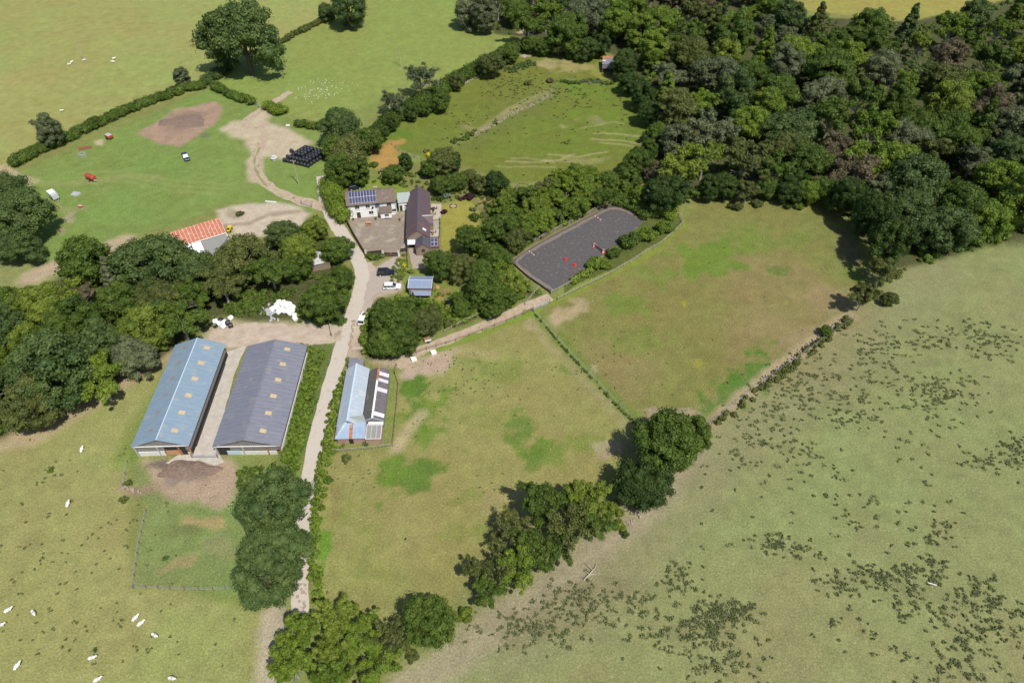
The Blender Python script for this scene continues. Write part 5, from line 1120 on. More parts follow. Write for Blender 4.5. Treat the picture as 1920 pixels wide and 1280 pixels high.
bpart('front_wall', (3.0, .0, .7), (5.4, .14, 1.4), 'offwhite', o); bpart('doorway', (8.1, .06, 1.55), (4.3, .1, 3.1), 'opening_shade', o); bpart('straw_bay', (7.6, -.02, .9), (3.2, .12, 1.5), 'timber_orange', o); bpart('side_shade_strip', (11.35, 14, .5), (.1, 24, 1.0), 'black', o)  # long black strip paints the shade of the barn's open right side
o, _ = bigbarn('farm_barn', (-61.7, 86.3, 0), 1, 13.4, 28.6, 3.2, 5.3, 'grey_roof', 'big farm barn with slate-grey roof next to the lane', 'rooflight', None, 0, 'offwhite', 'grey_roof')
bpart('front_wall', (8.6, .0, .6), (7.6, .14, 1.2), 'offwhite', o); bpart('doorway', (1.6, .06, 1.2), (2.6, .1, 2.4), 'opening_shade', o); bpart('sheet_door', (3.5, -.05, .75), (2.8, .1, 1.3), 'ridge_blue', o)
gate((362, 858), (408, 858), 'long galvanised gate between the fronts of the two farm barns', name='yard_gate')
# red-roofed barn
D_ = empty('red_roofed_barn', (-91.8, 152.6, 0), R_(31)); tag(D_, 'old barn with rusty red roof and white end beside the bare yard', 'barn')
walls(0, 13.2, 0.2, 6.2, 3.6, 3.62, 'X', M['offwhite'], parent=D_)
b = MB(); b.slab([(-.2, 0, 3.75), (13.4, 0, 3.75), (13.4, 6.4, 5.0), (-.2, 6.4, 5.0)], .09); b.build('red_roof', M['red_roof'], D_)
b = MB(); b.poly([(0, .2, 3.6), (0, 6.2, 3.6), (0, 6.2, 4.8), (13.2, .2, 3.6), (13.2, 6.2, 3.6), (13.2, 6.2, 4.8)], [(0, 1, 2), (5, 4, 3), (0, 2, 5, 3), (1, 4, 5, 2), (0, 3, 4, 1)]); b.build('gable', M['board_grey'], D_)
b = MB(); b.bar((-.2, -.02, 3.72), (13.4, -.02, 3.72), .22, .12); b.build('eaves_trim', M['white'], D_)
b = MB(); b.slab([(6.3, -6.2, 2.5), (13.2, -6.2, 2.5), (13.2, -.05, 3.45), (6.3, -.05, 3.45)], .1); b.build('grey_roof', M['flat_grey'], D_)
walls(6.4, 13.1, -6.1, .15, 2.3, 2.32, 'X', M['offwhite'], 'lower_wall', D_)
b = MB(); b.slab([(2.6, -4.2, 2.6), (6.2, -6.4, 2.5), (6.2, -.05, 3.5), (2.0, -.05, 3.5)], .08); b.build('white_roof', M['white'], D_)
walls(3.0, 6.3, -3.8, .15, 2.3, 2.32, 'X', M['render'], 'white_wall', D_)
for x, y, s, r_ in [(417, 437, 'pale', .2), (423, 446, 'white', -.3)]:
    q = empty('storage_tank', W(x, y), r_); tag(q, f'{s} square water tank at the end of the red-roofed barn', 'tank'); bpart('tank_body', (0, 0, .6), (1.3, 1.1, 1.2), 'white' if s == 'white' else 'offwhite', q, bevel=.08); bpart('cage', (0, 0, .07), (1.45, 1.25, .14), 'galv', q)
q = empty('yellow_dumper', W(431, 432)); tag(q, 'small yellow dumper beside the tanks in the bare yard', 'dumper')
bpart('skip', (0, .5, .8), (1.1, 1.3, .6), 'yellow', q, bevel=.06); bpart('chassis', (0, -.5, .55), (.8, 1.5, .4), 'yellow', q, bevel=.05); bpart('seat', (0, -.6, .95), (.5, .5, .4), 'black', q)
for sx in (-.5, .5):
    for sy in (-.9, .6):
        b = MB(); b.disc((sx, sy, .35), .35, .25, 12, axis='x'); b.build('wheel', M['rubber'], q)
# ruined shed
E_ = empty('ruined_shed', (-54.6, 146.6, 0), R_(17)); tag(E_, 'ruined shed with patchy grey-white tin roof among the trees', 'shed')
walls(.1, 5.4, .1, 5.6, 2.2, 2.22, 'X', M['stone'], parent=E_); b = MB(); b.slab([(0, -.2, 2.3), (3.9, -.1, 2.35), (5.8, 2.4, 2.5), (5.7, 5.9, 3.1), (0, 5.9, 3.1)], .07); b.build('roof', M['ruin_roof'], E_)
walls(-2.6, 0, 1.4, 4.2, 1.8, 1.82, 'X', M['brick'], 'side_wall', E_); b = MB(); b.slab([(-2.8, 1.2, 1.95), (-.1, 1.2, 1.95), (-.1, 4.4, 2.4), (-2.8, 4.4, 2.4)], .06); b.build('side_roof', M['rust'], E_)
# rusty shed at the top corner
Z_ = empty('rusty_shed', (35.8, 271.6, 0), R_(-8)); tag(Z_, 'rusty tin shed in the top corner of the top paddock', 'shed')
walls(.1, 5.9, 2.6, 8.2, 2.4, 2.42, 'X', M['board_brown'], parent=Z_); b = MB(); b.slab([(-.1, 2.2, 2.5), (6.1, 2.2, 2.5), (6.1, 8.5, 3.2), (-.1, 8.5, 3.2)], .07); b.build('roof', M['grey_roof'], Z_)
b = MB(); b.slab([(-.2, 5.6, 2.95), (2.8, 6.8, 3.09), (4.6, 8.6, 3.28), (-.2, 8.6, 3.28)], .04); b.build('rusty_sheet', M['rust'], Z_)
b = MB(); b.slab([(-.1, 4.4, 2.86), (1.2, 4.2, 2.84), (1.3, 5.4, 2.97), (-.1, 5.5, 2.98)], .04); b.build('pale_sheet', M['ruin_roof'], Z_)
for x in (.2, 3, 5.8): bpart('post', (x, -.2, 1.0), (.15, .15, 2.0), 'timber', Z_)
b = MB(); b.slab([(0, -.4, 1.95), (6, -.4, 1.95), (6, 2.1, 2.35), (0, 2.1, 2.35)], .05); b.build('porch_roof', M['fibre_roof'], Z_); bpart('doorway', (2.2, 2.57, 1.0), (2.2, .05, 1.9), 'opening_shade', Z_)
# polytunnel and sheds in the far wood gap
Q_ = empty('polytunnel', W(1045, 50)); tag(Q_, 'white polytunnel in the gap of the far wood', 'polytunnel')
P = []; Fc = []; nA = 10; LEN = 17
for k in range(nA+1):
    a = math.pi*k/nA
    for y in (0, LEN): P.append((2.1*math.cos(a), y, 2.4*math.sin(a)))
for k in range(nA): Fc.append((2*k, 2*k+2, 2*k+3, 2*k+1))
b = MB(); b.poly(P, Fc+[tuple(range(0, 2*nA+2, 2)), tuple(range(1, 2*nA+2, 2))]); b.build('cover', M['poly'], Q_); bpart('door', (0, -.05, .95), (1.4, .06, 1.8), 'board_grey', Q_)
for y in np.linspace(.05, LEN-.05, 6):
    b = MB(); b.tube([(2.14*math.cos(math.pi*k/nA), y, 2.44*math.sin(math.pi*k/nA)) for k in range(nA+1)], .05, 5); b.build('hoop', M['galv'], Q_)
q = empty('white_shed', W(1113, 20), .1); tag(q, 'white shed roof showing in the far wood near the top edge', 'shed'); walls(-3, 3, 0, 3, 2.2, 2.22, 'X', M['render'], parent=q); b = MB(); b.slab([(-3.2, -.2, 2.35), (3.2, -.2, 2.35), (3.2, 3.2, 2.8), (-3.2, 3.2, 2.8)], .08); b.build('roof', M['white'], q)
q = empty('garden_dome', W(1184, 44)); tag(q, 'small white dome frame among the far trees', 'dome frame')
for k in range(4):
    b = MB(); a = math.pi*k/4; b.tube([(2.2*math.cos(t)*math.cos(a), 2.2*math.cos(t)*math.sin(a), 6.0+2.2*math.sin(t)) for t in np.linspace(0, math.pi, 10)], .07, 5); b.build('hoop', M['white'], q)
b = MB(); b.tube([(2.2*math.cos(t), 2.2*math.sin(t), 6.0) for t in np.linspace(0, 6.28, 16)], .08, 5); b.build('ring', M['white'], q)
b = MB(); [b.bar((2.0*math.cos(t), 2.0*math.sin(t), 0), (2.2*math.cos(t), 2.2*math.sin(t), 6.0), .12, .12) for t in (0, 1.57, 3.14, 4.71)]; b.build('stilts', M['timber'], q)
# old walls
def drystone(pts, h, wd, label, m_='stones'):
    P = smooth([W(*p) for p in pts], 1); g = np.random.default_rng(9); b = MB(); o0 = P[0]
    for a, c in zip(P[:-1], P[1:]):
        k = max(1, int((c-a).length/.55))
        for i in range(k):
            for j in range(2):
                p = a.lerp(c, (i+g.random()*.8)/k)-o0; s = .25+.35*g.random(); b.box((p.x+(g.random()-.5)*wd, p.y+(g.random()-.5)*wd, h*g.random()*.6+.08), (s, s*.8, s*.7), rz=g.random()*3, taper=.75)
    o = b.build('stone_wall', M[m_], None, o0); return tag(o, label, 'wall')
drystone([(872, 158), (885, 150), (902, 142)], .9, .5, 'pale stone wall showing beside the olive hedge tree', 'stones')
drystone([(885, 252), (905, 244), (925, 236), (950, 220), (985, 204), (1010, 192), (1035, 178)], .35, 1.6, 'tumbled line of stones across the top paddock')
drystone([(1430, 712), (1470, 684), (1520, 645), (1560, 615), (1588, 594)], .4, 1.2, 'tumbled stones on the right boundary bank')
drystone([(232, 915), (248, 920), (265, 922)], .8, .6, 'broken stone wall left of the muck heap')
drystone([(1210, 962), (1190, 975), (1170, 985)], .3, 2.0, 'pale scatter of stones on the outer bank below the dark tree')
drystone([(562, 1095), (566, 1120), (570, 1140)], .3, 1.6, 'loose stones at the bottom of the lane')
drystone([(664, 600), (660, 630), (655, 650)], .25, .8, 'row of pale stones along the lane below the parked white car')

# ------------------------------------------------------------------ vehicles
def car(px, py, rz, ln, wd, h, paint, label, kind='suv', cat='car', name='parked_car'):
    root = empty(name, W(px, py), R_(rz)); tag(root, label, cat); hw = wd/2
    if kind == 'suv': st = [(-.5, .55, .78, .90), (-.47, .35, .95, 1), (-.2, .3, 1.0, 1), (.14, .3, 1.0, 1), (.22, .3, .98, 1), (.42, .3, .90, .96), (.49, .35, .80, .86), (.5, .45, .68, .80)]
    elif kind == 'estate': st = [(-.5, .45, .72, .88), (-.47, .3, .86, .97), (-.2, .26, .90, 1), (.14, .26, .90, 1), (.24, .26, .86, 1), (.42, .28, .76, .95), (.49, .3, .66, .82), (.5, .4, .58, .75)]
    else: st = [(-.5, .5, .9, .92), (-.48, .4, .98, .97), (-.16, .34, .98, 1), (-.14, .34, .98, 1), (.16, .34, .98, 1), (.42, .34, .92, .96), (.49, .38, .8, .86), (.5, .5, .7, .8)]
    b = MB(); P = []
    for x, z0, z1, k in st: P += [(x*ln, -hw*k*.94, z0), (x*ln, -hw*k, (z0+z1)/2), (x*ln, -hw*k*.93, z1), (x*ln, hw*k*.93, z1), (x*ln, hw*k, (z0+z1)/2), (x*ln, hw*k*.94, z0)]
    Fc = [tuple(range(6)), tuple(6*(len(st)-1)+i for i in range(6))]
    for i in range(len(st)-1):
        for k in range(6): Fc.append((6*i+k, 6*i+(k+1) % 6, 6*i+6+(k+1) % 6, 6*i+6+k))
    b.poly(P, Fc); b.build('body', M[paint], root, bevel=.05)
    zb = .97 if kind == 'suv' else (.88 if kind == 'estate' else .96)
    a0, a1, a2, a3 = {'suv': (-.48, -.42, .08, .24), 'estate': (-.47, -.38, .06, .24), 'pickup': (-.14, -.10, .10, .24)}[kind]
    b = MB(); P = [(a0*ln, -hw*.92, zb), (a3*ln, -hw*.92, zb), (a3*ln, hw*.92, zb), (a0*ln, hw*.92, zb), (a1*ln, -hw*.78, h-.04), (a2*ln, -hw*.78, h-.04), (a2*ln, hw*.78, h-.04), (a1*ln, hw*.78, h-.04)]
    b.poly(P, [(3, 2, 1, 0), (4, 5, 6, 7), (0, 1, 5, 4), (1, 2, 6, 5), (2, 3, 7, 6), (3, 0, 4, 7)]); b.build('window', M['glass'], root)
    b = MB(); b.box(((a1+a2)/2*ln, 0, h), ((a2-a1)*ln+.1, hw*1.6, .07), taper=.94); b.build('roof', M[paint], root, bevel=.03)
    b = MB()
    for s in (-1, 1):
        for t in (.0, .33, .66, 1.0):
            x0 = (a0+(a3-a0)*t)*ln; x1 = (a1+(a2-a1)*t)*ln; b.bar((x0, s*hw*.925, zb), (x1, s*hw*.785, h), .07, .05)
    b.build('pillars', M[paint], root)
    for sx in (-.31, .31):
        for s in (-1, 1):
            b = MB(); b.disc((sx*ln, s*(hw-.08), .34), .34, .24, 18, axis='y'); w_ = b.build('wheel', M['rubber'], root); b = MB(); b.disc((sx*ln, s*(hw+.045), .34), .2, .03, 12, axis='y'); b.build('rim', M['alu'], w_)
    for s in (-1, 1):
        bpart('headlight', (.485*ln, s*hw*.62, .66), (.12, .34, .16), 'alu', root); bpart('tail_light', (-.492*ln, s*hw*.74, .78), (.06, .2, .26), 'bright_red', root); bpart('mirror', (.17*ln, s*(hw+.08), zb+.06), (.12, .2, .14), paint, root)
    if kind == 'pickup':
        bpart('load_bed', (-.32*ln, 0, .92), (.32*ln, wd*.84, .06), 'black', root)
    bpart('number_plate', (-.503*ln, 0, .6), (.02, .5, .12), 'yellow', root)
    return root
car(724, 514, 5, 4.75, 1.95, 1.75, 'paint_black', 'black off-road car parked nearest the courtyard gate')
car(735, 540, 2, 4.75, 1.85, 1.5, 'paint_white', 'white estate car parked beside the blue-roofed cabin', 'estate')
car(681, 600, 84, 4.6, 1.85, 1.5, 'paint_white', 'white car half hidden under the large tree by the lane', 'estate')
car(349, 297, -58, 5.2, 1.85, 1.75, 'paint_navy', 'dark blue pickup standing in the green field', 'pickup', 'pickup')
car(666, 354, 20, 4.3, 1.8, 1.5, 'paint_black', 'dark car behind the left end of the farmhouse', 'estate')
def trailer(px, py, rz, label, body, roof, ln=4.2, wd=1.9, h=2.2, front=None):
    root = empty('livestock_trailer', W(px, py), R_(rz)); tag(root, label, 'trailer'); bpart('body', (0, 0, .55+h/2-.2), (ln, wd, h-.5), body, root, bevel=.1)
    bpart('roof', (-.2*ln, 0, h+.14), (ln*.58, wd+.04, .1), roof, root, bevel=.04)
    b = MB(); b.slab([(.1*ln, -wd/2-.02, h+.19), (.5*ln, -wd/2-.02, h-.35), (.5*ln, wd/2+.02, h-.35), (.1*ln, wd/2+.02, h+.19)], .08); b.build('front_roof', M[front or roof], root)
    for s in (-1, 1):
        for x in (-.55, .35):
            b = MB(); b.disc((x, s*(wd/2+.05), .33), .33, .2, 16, axis='y'); w_ = b.build('wheel', M['rubber'], root); b = MB(); b.disc((x, s*(wd/2+.16), .33), .17, .03, 10, axis='y'); b.build('rim', M['alu'], w_)
        bpart('mudguard', (-.1, s*(wd/2+.07), .74), (1.9, .26, .06), 'black', root)
    b = MB(); b.bar((ln/2, -.5, .45), (ln/2+1.2, 0, .45), .08, .1); b.bar((ln/2, .5, .45), (ln/2+1.2, 0, .45), .08, .1); b.build('drawbar', M['galv'], root)
    return root
trailer(103, 372, -42, 'white and grey livestock trailer beside the broad oak', 'paint_silver', 'white', 3.9, 1.8, 2.1, 'alu')
root = empty('red_spreader', W(173, 338), R_(-30)); tag(root, 'red barrel-shaped spreader trailer in the green field', 'farm trailer')
b = MB(); b.tube([(-2.1, 0, 1.25), (-1.9, 0, 1.25), (1.5, 0, 1.25), (1.7, 0, 1.25)], [.55, .85, .85, .6], 16); b.build('drum', M['paint_red'], root, smooth=False)
bpart('chassis', (0, 0, .5), (3.8, .9, .16), 'galv', root)
for s in (-1, 1):
    b = MB(); b.disc((-.2, s*.95, .5), .5, .3, 16, axis='y'); w_ = b.build('wheel', M['rubber'], root); b = MB(); b.disc((-.2, s*1.12, .5), .22, .03, 10, axis='y'); b.build('rim', M['offwhite'], w_)
b = MB(); b.bar((1.8, 0, .5), (3.0, 0, .45), .12, .12); b.build('drawbar', M['galv'], root)
root = empty('farm_implement', W(206, 260), R_(-35)); tag(root, 'red and grey box implement parked by the long hedge', 'farm machine'); bpart('hopper', (0, 0, 1.0), (2.4, 1.7, .9), 'paint_red', root, bevel=.05); bpart('lid', (0, 0, 1.5), (2.2, 1.5, .12), 'galv', root)
for s in (-1, 1): b = MB(); b.disc((0, s*1.0, .42), .42, .24, 14, axis='y'); b.build('wheel', M['rubber'], root)
root = empty('harrow', W(160, 279), R_(22)); tag(root, 'long red bar harrow lying along the hedge', 'farm machine')
for y in (-.5, .4): bpart('beam', (0, y, .45), (4.2, .22, .22), 'paint_red', root)
for k in range(8): bpart('tine', (-1.9+.54*k, -.05, .25), (.08, 1.3, .3), 'galv', root)
root = empty('sheet_stack', W(142, 365), R_(-15)); tag(root, 'flat grey stack of sheets lying on the grass', 'stack')
for k in range(4): bpart('sheet', (0, 0, .08+.11*k), (2.3-.06*k, 1.9, .08), 'galv' if k % 2 else 'offwhite', root, rz=.04*k)
root = empty('folding_frame', W(151, 388), R_(-40)); tag(root, 'small red and white frame lying on the grass below the grey sheets', 'frame')
bpart('base', (0, 0, .2), (1.5, 1.2, .3), 'paint_red', root); b = MB(); b.bar((-1.0, .2, .3), (1.1, .3, .7), .14, .1); b.bar((-.9, -.4, .3), (1.0, .3, .7), .14, .1); b.build('arm', M['white'], root)
for x, y, s, r_ in [(155, 293, 'below the red harrow', .8)]:
    root = empty('ring_feeder', W(x, y)); tag(root, f'grey round ring feeder {s}', 'feeder')
    for z in (.1, .6, 1.0): b = MB(); b.tube([(1.1*math.cos(t), 1.1*math.sin(t), z) for t in np.linspace(0, 6.2832, 20)], .05, 6); b.build('ring', M['galv'], root)
    b = MB(); [b.bar((1.1*math.cos(t), 1.1*math.sin(t), .1), (1.1*math.cos(t+.3), 1.1*math.sin(t+.3), 1.0), .04, .04) for t in np.linspace(0, 6.0, 12)]; b.build('bars', M['galv'], root)
root = empty('water_bowl', W(514, 300)); tag(root, 'round white-rimmed tub left of the black bales', 'tub'); b = MB(); b.tube([(0, 0, 0), (0, 0, .9)], [.85, .95], 18); b.build('tub', M['galv'], root); b = MB(); b.tube([(1.0*math.cos(t), 1.0*math.sin(t), .92) for t in np.linspace(-2.2, 2.2, 16)], .11, 6); b.build('rim', M['white'], root)
for x, y, s in [(776, 675, 'left white water trough under the field path fence'), (813, 662, 'right white water trough under the field path fence')]:
    root = empty('water_trough', W(x, y), .45); tag(root, s, 'trough'); b = MB()
    for c, d in [((0, -.42, .35), (1.3, .1, .7)), ((0, .42, .35), (1.3, .1, .7)), ((-.6, 0, .35), (.1, .74, .7)), ((.6, 0, .35), (.1, .74, .7))]: b.box(c, d)
    b.build('tank', M['white'], root); bpart('water', (0, 0, .55), (1.09, .73, .04), 'offwhite', root); bpart('lid', (-.35, 0, .73), (.55, .94, .05), 'white', root)
root = empty('muck_cart', W(802, 640), R_(20)); tag(root, 'small brown and white cart standing at the garden side of the field path', 'cart'); bpart('bed', (0, 0, .6), (1.6, 1.1, .12), 'timber', root); bpart('side', (0, -.55, .8), (1.6, .06, .4), 'white', root); bpart('side', (0, .55, .8), (1.6, .06, .4), 'brick', root)
for s in (-1, 1): b = MB(); b.disc((0, s*.65, .3), .3, .12, 12, axis='y'); b.build('wheel', M['rubber'], root)
b = MB(); b.bar((.8, 0, .55), (1.7, 0, .7), .06, .06); b.build('handle', M['galv'], root)
root = empty('white_float', W(540, 236)); root.location = W(540, 236); tag(root, 'white block lying in the grass above the bare yard', 'block'); bpart('block', (0, 0, .2), (1.3, .6, .4), 'white', root, bevel=.05); bpart('strap', (0, 0, .41), (.1, .64, .03), 'galv', root)
root = empty('white_beam', W(508, 379), R_(-8)); tag(root, 'long white beam lying beside the farm track', 'beam'); bpart('beam', (0, 0, .15), (3.4, .25, .3), 'white', root); bpart('end_plate', (-1.7, 0, .2), (.1, .4, .4), 'galv', root)

# ------------------------------------------------------------------ wrapped bales
def bale_mesh(name, m_, R=.64, L=1.2):
    b = MB(); b.tube([(0, -L/2, 0), (0, -L/2+.06, 0), (0, -L*.2, 0), (0, L*.2, 0), (0, L/2-.06, 0), (0, L/2, 0)], [R*.78, R*.95, R*1.02, R, R*.95, R*.78], 16)
    me = bpy.data.meshes.new(name); me.from_pydata(b.v, [], b.f); me.materials.append(m_); me.polygons.foreach_set('use_smooth', [True]*len(me.polygons)); return me
BB, BW = bale_mesh('wrapped_bale', M['bale_black']), bale_mesh('white_bale', M['bale_white'])
c0_, ux, uy = W(541, 304), (W(590, 316)-W(541, 304)).normalized(), None; uy = Vector((-ux.y, ux.x, 0)); ang = math.atan2(ux.y, ux.x); g_ = random.Random(4)
for tier, rows_, cols, ox, oy in ((0, 7, 7, 0, 0), (1, 6, 6, .66, .66), (2, 4, 3, 2.2, 1.9)):
    for r in range(rows_):
        n_ = cols-(1 if tier == 0 and r > 4 else 0)
        for c in range(n_):
            sh = .45*r*(.5 if tier == 0 else .5); p = c0_+ux*(ox+sh+c*1.31+g_.uniform(-.05, .05))+uy*(oy+r*1.42+g_.uniform(-.08, .08)); o = bpy.data.objects.new('wrapped_bale', BB); link(o)
            o.location = (p.x, p.y, .62+tier*1.1); o.rotation_euler = (0, g_.uniform(0, 6), ang+g_.uniform(-.05, .05)); o.rotation_mode = 'XYZ'
            tag(o, f'black wrapped bale in {["bottom", "middle", "top"][tier]} layer of the stack, {ORD[c]} from left, {ORD[r]} row back', 'bale', 'black wrapped bales stacked behind the bare yard')
for x, y, s in [(534, 300, 'leaning at the front left corner'), (540, 294, 'loose at the left side'), (547, 283, 'loose further up the left side')]:
    o = bpy.data.objects.new('wrapped_bale', BB); link(o); o.location = W(x, y, .6); o.rotation_euler = (0, 0, 1.1+ang); tag(o, f'black wrapped bale {s} of the stack', 'bale', 'black wrapped bales stacked behind the bare yard')
WB = [(523, 566, 0), (532, 567, 0), (539, 569, 0), (519, 571, 0), (527, 574, 0), (544, 571, 0), (549, 576, 0), (548, 582, 0), (534, 577, 0), (541, 580, 0), (514, 577, 0), (521, 579, 0), (528, 581, 0), (543, 587, 0), (534, 583, 0), (510, 580, 0), (522, 585, 0), (552, 591, 0), (553, 597, 0), (530, 571, 1), (538, 574, 1)]
for i, (x, y, t) in enumerate(WB):
    o = bpy.data.objects.new('wrapped_bale', BW); link(o); o.location = W(x, y, .6+t*1.0); o.rotation_euler = (g_.uniform(0, 1.57)*(i % 2), 0, g_.uniform(0, 3)); row = 'upper' if y < 572 else ('middle' if y < 580 else 'lower')
    tag(o, (f'white wrapped bale in the heap above the farmyard, {ORD[sorted([q[0] for q in WB if q[2] == t and (("upper" if q[1] < 572 else ("middle" if q[1] < 580 else "lower")) == row)]).index(x)]} from left, {row} part{" on top" if t else ""}' if i < 17 or t else f'separate white wrapped bale right of the heap, {"upper" if y < 594 else "lower"} of two'), 'bale', 'white wrapped bales above the farmyard')
for i, (x, y, s, c) in enumerate([(404, 602, 'left of the small group by the left wood', BW), (410, 606, 'in front in the small group by the left wood', BW), (420, 604, 'largest looking in the small group by the left wood', BW), (418, 612, 'lowest in the small group by the left wood', BW), (432, 596, 'small and alone behind the group by the left wood', BW), (414, 600, 'behind in the small group by the left wood', BB), (427, 605, 'at the right of the small group by the left wood', BB), (432, 610, 'lower right of the small group by the left wood', BB)]):
    o = bpy.data.objects.new('wrapped_bale', c); link(o); o.location = W(x, y, .6); o.rotation_euler = (0, 0, g_.uniform(0, 3)); tag(o, f'{"white" if c is BW else "black"} wrapped bale {s}', 'bale', 'bales by the left wood')
b = MB(); g2 = np.random.default_rng(3)
for k in range(26): x, y = g2.normal()*1.3, g2.normal()*1.0; b.box((x, y, .15+.2*g2.random()), (.9, .5, .35), rz=g2.random()*3, taper=.7)
tag(b.build('rubble_heap', M['galv'], None, W(507, 588)), 'grey heap of netting and rubble beside the white bales', 'rubble')
# muck heap
def heap(px, py, rx, ry, h, label, m_, n=900, seed=1, cat='heap', s0=.3):
    g = np.random.default_rng(seed); b = MB(); NR, NA = 9, 34; P = [(0, 0, h)]
    for i in range(1, NR+1):
        for k in range(NA):
            a = 6.2832*k/NA; r = i/NR*(1+.16*math.sin(3*a+seed)+.08*math.sin(7*a)); P.append((rx*r*math.cos(a), ry*r*math.sin(a), max(-.05, h*(1-(i/NR)**1.6)+(g.random()-.5)*.28*h*(i < NR))-(.06 if i == NR else 0)))
    Fc = [(0, 1+k, 1+(k+1) % NA) for k in range(NA)]
    for i in range(NR-1):
        for k in range(NA): Fc.append((1+i*NA+k, 1+(i+1)*NA+k, 1+(i+1)*NA+(k+1) % NA, 1+i*NA+(k+1) % NA))
    b.poly(P, Fc); return tag(b.build('muck_heap', m_, None, W(px, py), smooth=False), label, cat)
heap(352, 880, 6.5, 2.3, 1.1, 'dark grey muck heap in front of the farm barns', M['muck'], seed=2)
heap(345, 228, 8.5, 5.0, .8, 'brown spread muck heap in the green field', M['muck'], seed=4)
heap(982, 106, 1.3, 1.2, .8, 'pale pinkish ash pile at the top of the top paddock', M['stones'], seed=5)

# ------------------------------------------------------------------ poles and a fallen branch
def upole(px, py, h, label, arm=True):
    root = empty('utility_pole', W(px, py)); tag(root, label, 'utility pole'); b = MB(); b.tube([(0, 0, 0), (0, 0, h)], [.16, .11], 8); b.build('shaft', M['timber_pale'], root)
    if arm: b = MB(); b.bar((-.9, 0, h-.35), (.9, 0, h-.35), .1, .12); c = b.build('crossarm', M['timber'], root); [bpart('insulator', (x, 0, h-.2), (.1, .1, .2), 'offwhite', c) for x in (-.8, 0, .8)]
upole(560, 345, 8.5, 'wooden pole on the grass below the black bale stack')
upole(752, 125, 7.8, 'wooden pole in the far green field')
upole(158, 114, 7.5, 'wooden pole with crossarm in the far left pasture')
upole(370, 487, 6.5, 'thin pole at the edge of the left wood near the red-roofed barn', False)
b = MB(); b.tube([(0, 0, .2), (1.2, .9, .4), (2.4, 2.0, .35), (3.0, 2.9, .3)], [.16, .14, .09, .03], 7); b.tube([(1.2, .9, .4), (2.4, .8, .6), (3.3, 1.0, .5)], [.1, .07, .02], 6); b.tube([(2.0, 1.6, .4), (1.2, 2.6, .6), (.9, 3.4, .4)], [.08, .05, .02], 6); b.tube([(1.2, .9, .4), (.4, 1.9, .5)], [.07, .02], 6)
tag(b.build('fallen_branch', M['timber_pale'], None, W(1094, 1088), rz=.1), 'bleached forked branch lying on the pasture below the tree belt', 'branch')
b = MB(); b.tube([(0, 0, .1), (.7, -.25, .16), (1.5, -.5, .1)], [.12, .14, .08], 7); tag(b.build('white_log', M['offwhite'], None, W(1738, 1092)), 'short white log lying in the lower right pasture', 'log')
b = MB(); b.tube([(0, 0, .1), (.8, .1, .14), (1.6, 0, .1)], [.1, .12, .08], 7); tag(b.build('white_log', M['white'], None, W(266, 688)), 'white plank in the grass left of the blue barn', 'plank')

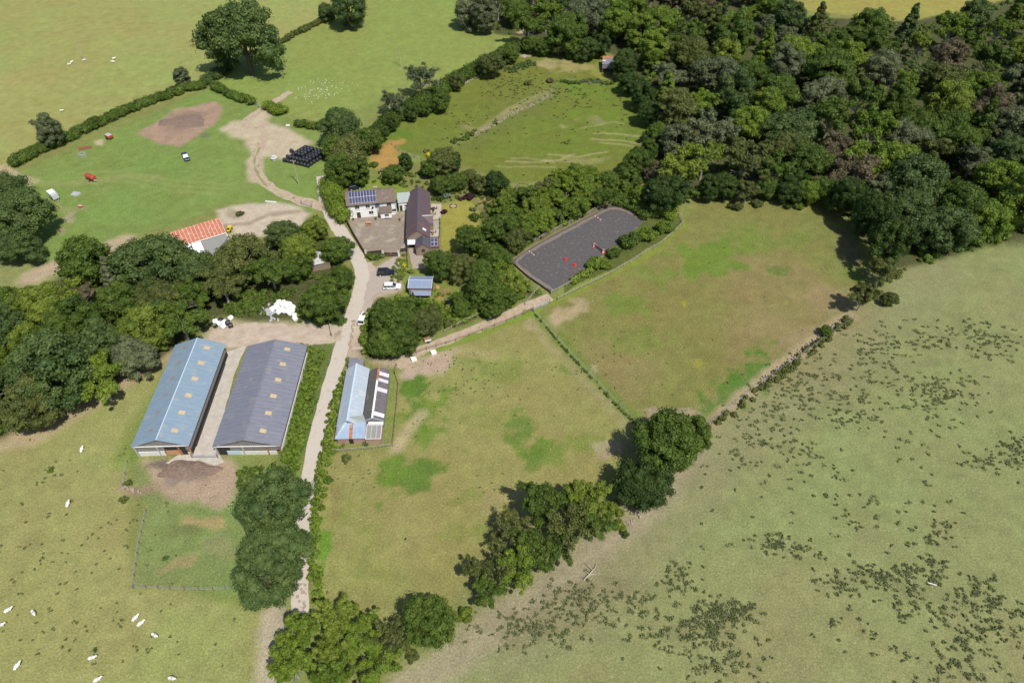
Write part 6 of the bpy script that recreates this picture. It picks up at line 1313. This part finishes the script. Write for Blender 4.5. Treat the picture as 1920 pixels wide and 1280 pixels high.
# ------------------------------------------------------------------ sheep
sk = bpy.data.meshes.new('sheep'); sv = [(0, 0, .62), (.32, 0, .64), (-.34, 0, .62), (.52, 0, .70), (.66, 0, .84), (.80, 0, .80), (.92, 0, .72), (-.50, 0, .56), (-.54, 0, .40)]
se = [(0, 1), (0, 2), (1, 3), (3, 4), (4, 5), (5, 6), (2, 7), (7, 8)]; sr = [.27, .24, .26, .15, .09, .085, .05, .08, .04]
for (ax, ix) in ((.34, 1), (-.36, 2)):
    for s in (-1, 1): k = len(sv); sv += [(ax, s*.13, .38), (ax, s*.13, .20), (ax, s*.13, .03)]; se += [(ix, k), (k, k+1), (k+1, k+2)]; sr += [.09, .045, .04]
for s in (-1, 1): k = len(sv); sv.append((.74, s*.15, .84)); se.append((4, k)); sr.append(.025)
sk.from_pydata(sv, se, []); tmp = bpy.data.objects.new('sheep', sk); link(tmp); tmp.modifiers.new('s', 'SKIN'); tmp.modifiers.new('u', 'SUBSURF').levels = 1
for i, r in enumerate(sr): sk.skin_vertices[0].data[i].radius = (r, r)
sk.skin_vertices[0].data[0].use_root = True
dg = bpy.context.evaluated_depsgraph_get(); SH = bpy.data.meshes.new_from_object(tmp.evaluated_get(dg)); SH.name = 'sheep_body'; SH.materials.clear(); SH.materials.append(M['wool']); SH.polygons.foreach_set('use_smooth', [True]*len(SH.polygons)); bpy.data.objects.remove(tmp)
SHEEP = [(130, 123, 'lying left of the pole in the far left pasture', 10), (135, 119, 'touching the first one left of the far pole', 60), (158, 115, 'at the foot of the far left pole', 0), (214, 112, 'upper of two right of the far left pole', 30), (213, 118, 'lower of two right of the far left pole', 200), (116, 210, 'alone above the long hedge', 0),
 (155, 846, 'alone left of the blue barn', 90), (129, 948, 'alone in the middle of the lower left pasture', 90), (17, 1146, 'near the left edge, upper of two', 35), (65, 1150, 'walking near the left edge, right of another', -40), (3, 1174, 'cut by the left edge', 20), (255, 1161, 'upper of a close pair below the rough patch', 50), (265, 1171, 'lower of a close pair below the rough patch', 40),
 (291, 1192, 'just right below the close pair', -25), (174, 1235, 'near the bottom beside a tiny bush', 15), (34, 1251, 'near the bottom left corner', 65), (184, 1276, 'cut by the bottom edge', 30), (323, 1273, 'at the bottom edge below the close pair', -10)]
for x, y, s, a in SHEEP:
    o = bpy.data.objects.new('sheep', SH); link(o); o.location = W(x, y); o.rotation_euler = (0, 0, R_(a)); o.scale = (1.12, 1.12, 1.05); tag(o, f'white sheep {s}', 'sheep', 'sheep grazing in the left pastures')
g3 = np.random.default_rng(8); b = MB()
for k in range(85):
    x = 605+g3.normal()*26; y = 168+g3.normal()*9+(605-x)*.22; p = W(x, y); b.box((p.x, p.y, .1), (.3, .2, .14), rz=g3.random()*3, taper=.7)
o = b.build('pale_litter', M['offwhite']); o['kind'] = 'stuff'; tag(o, 'sprinkle of tiny pale specks in the far green field', 'litter')
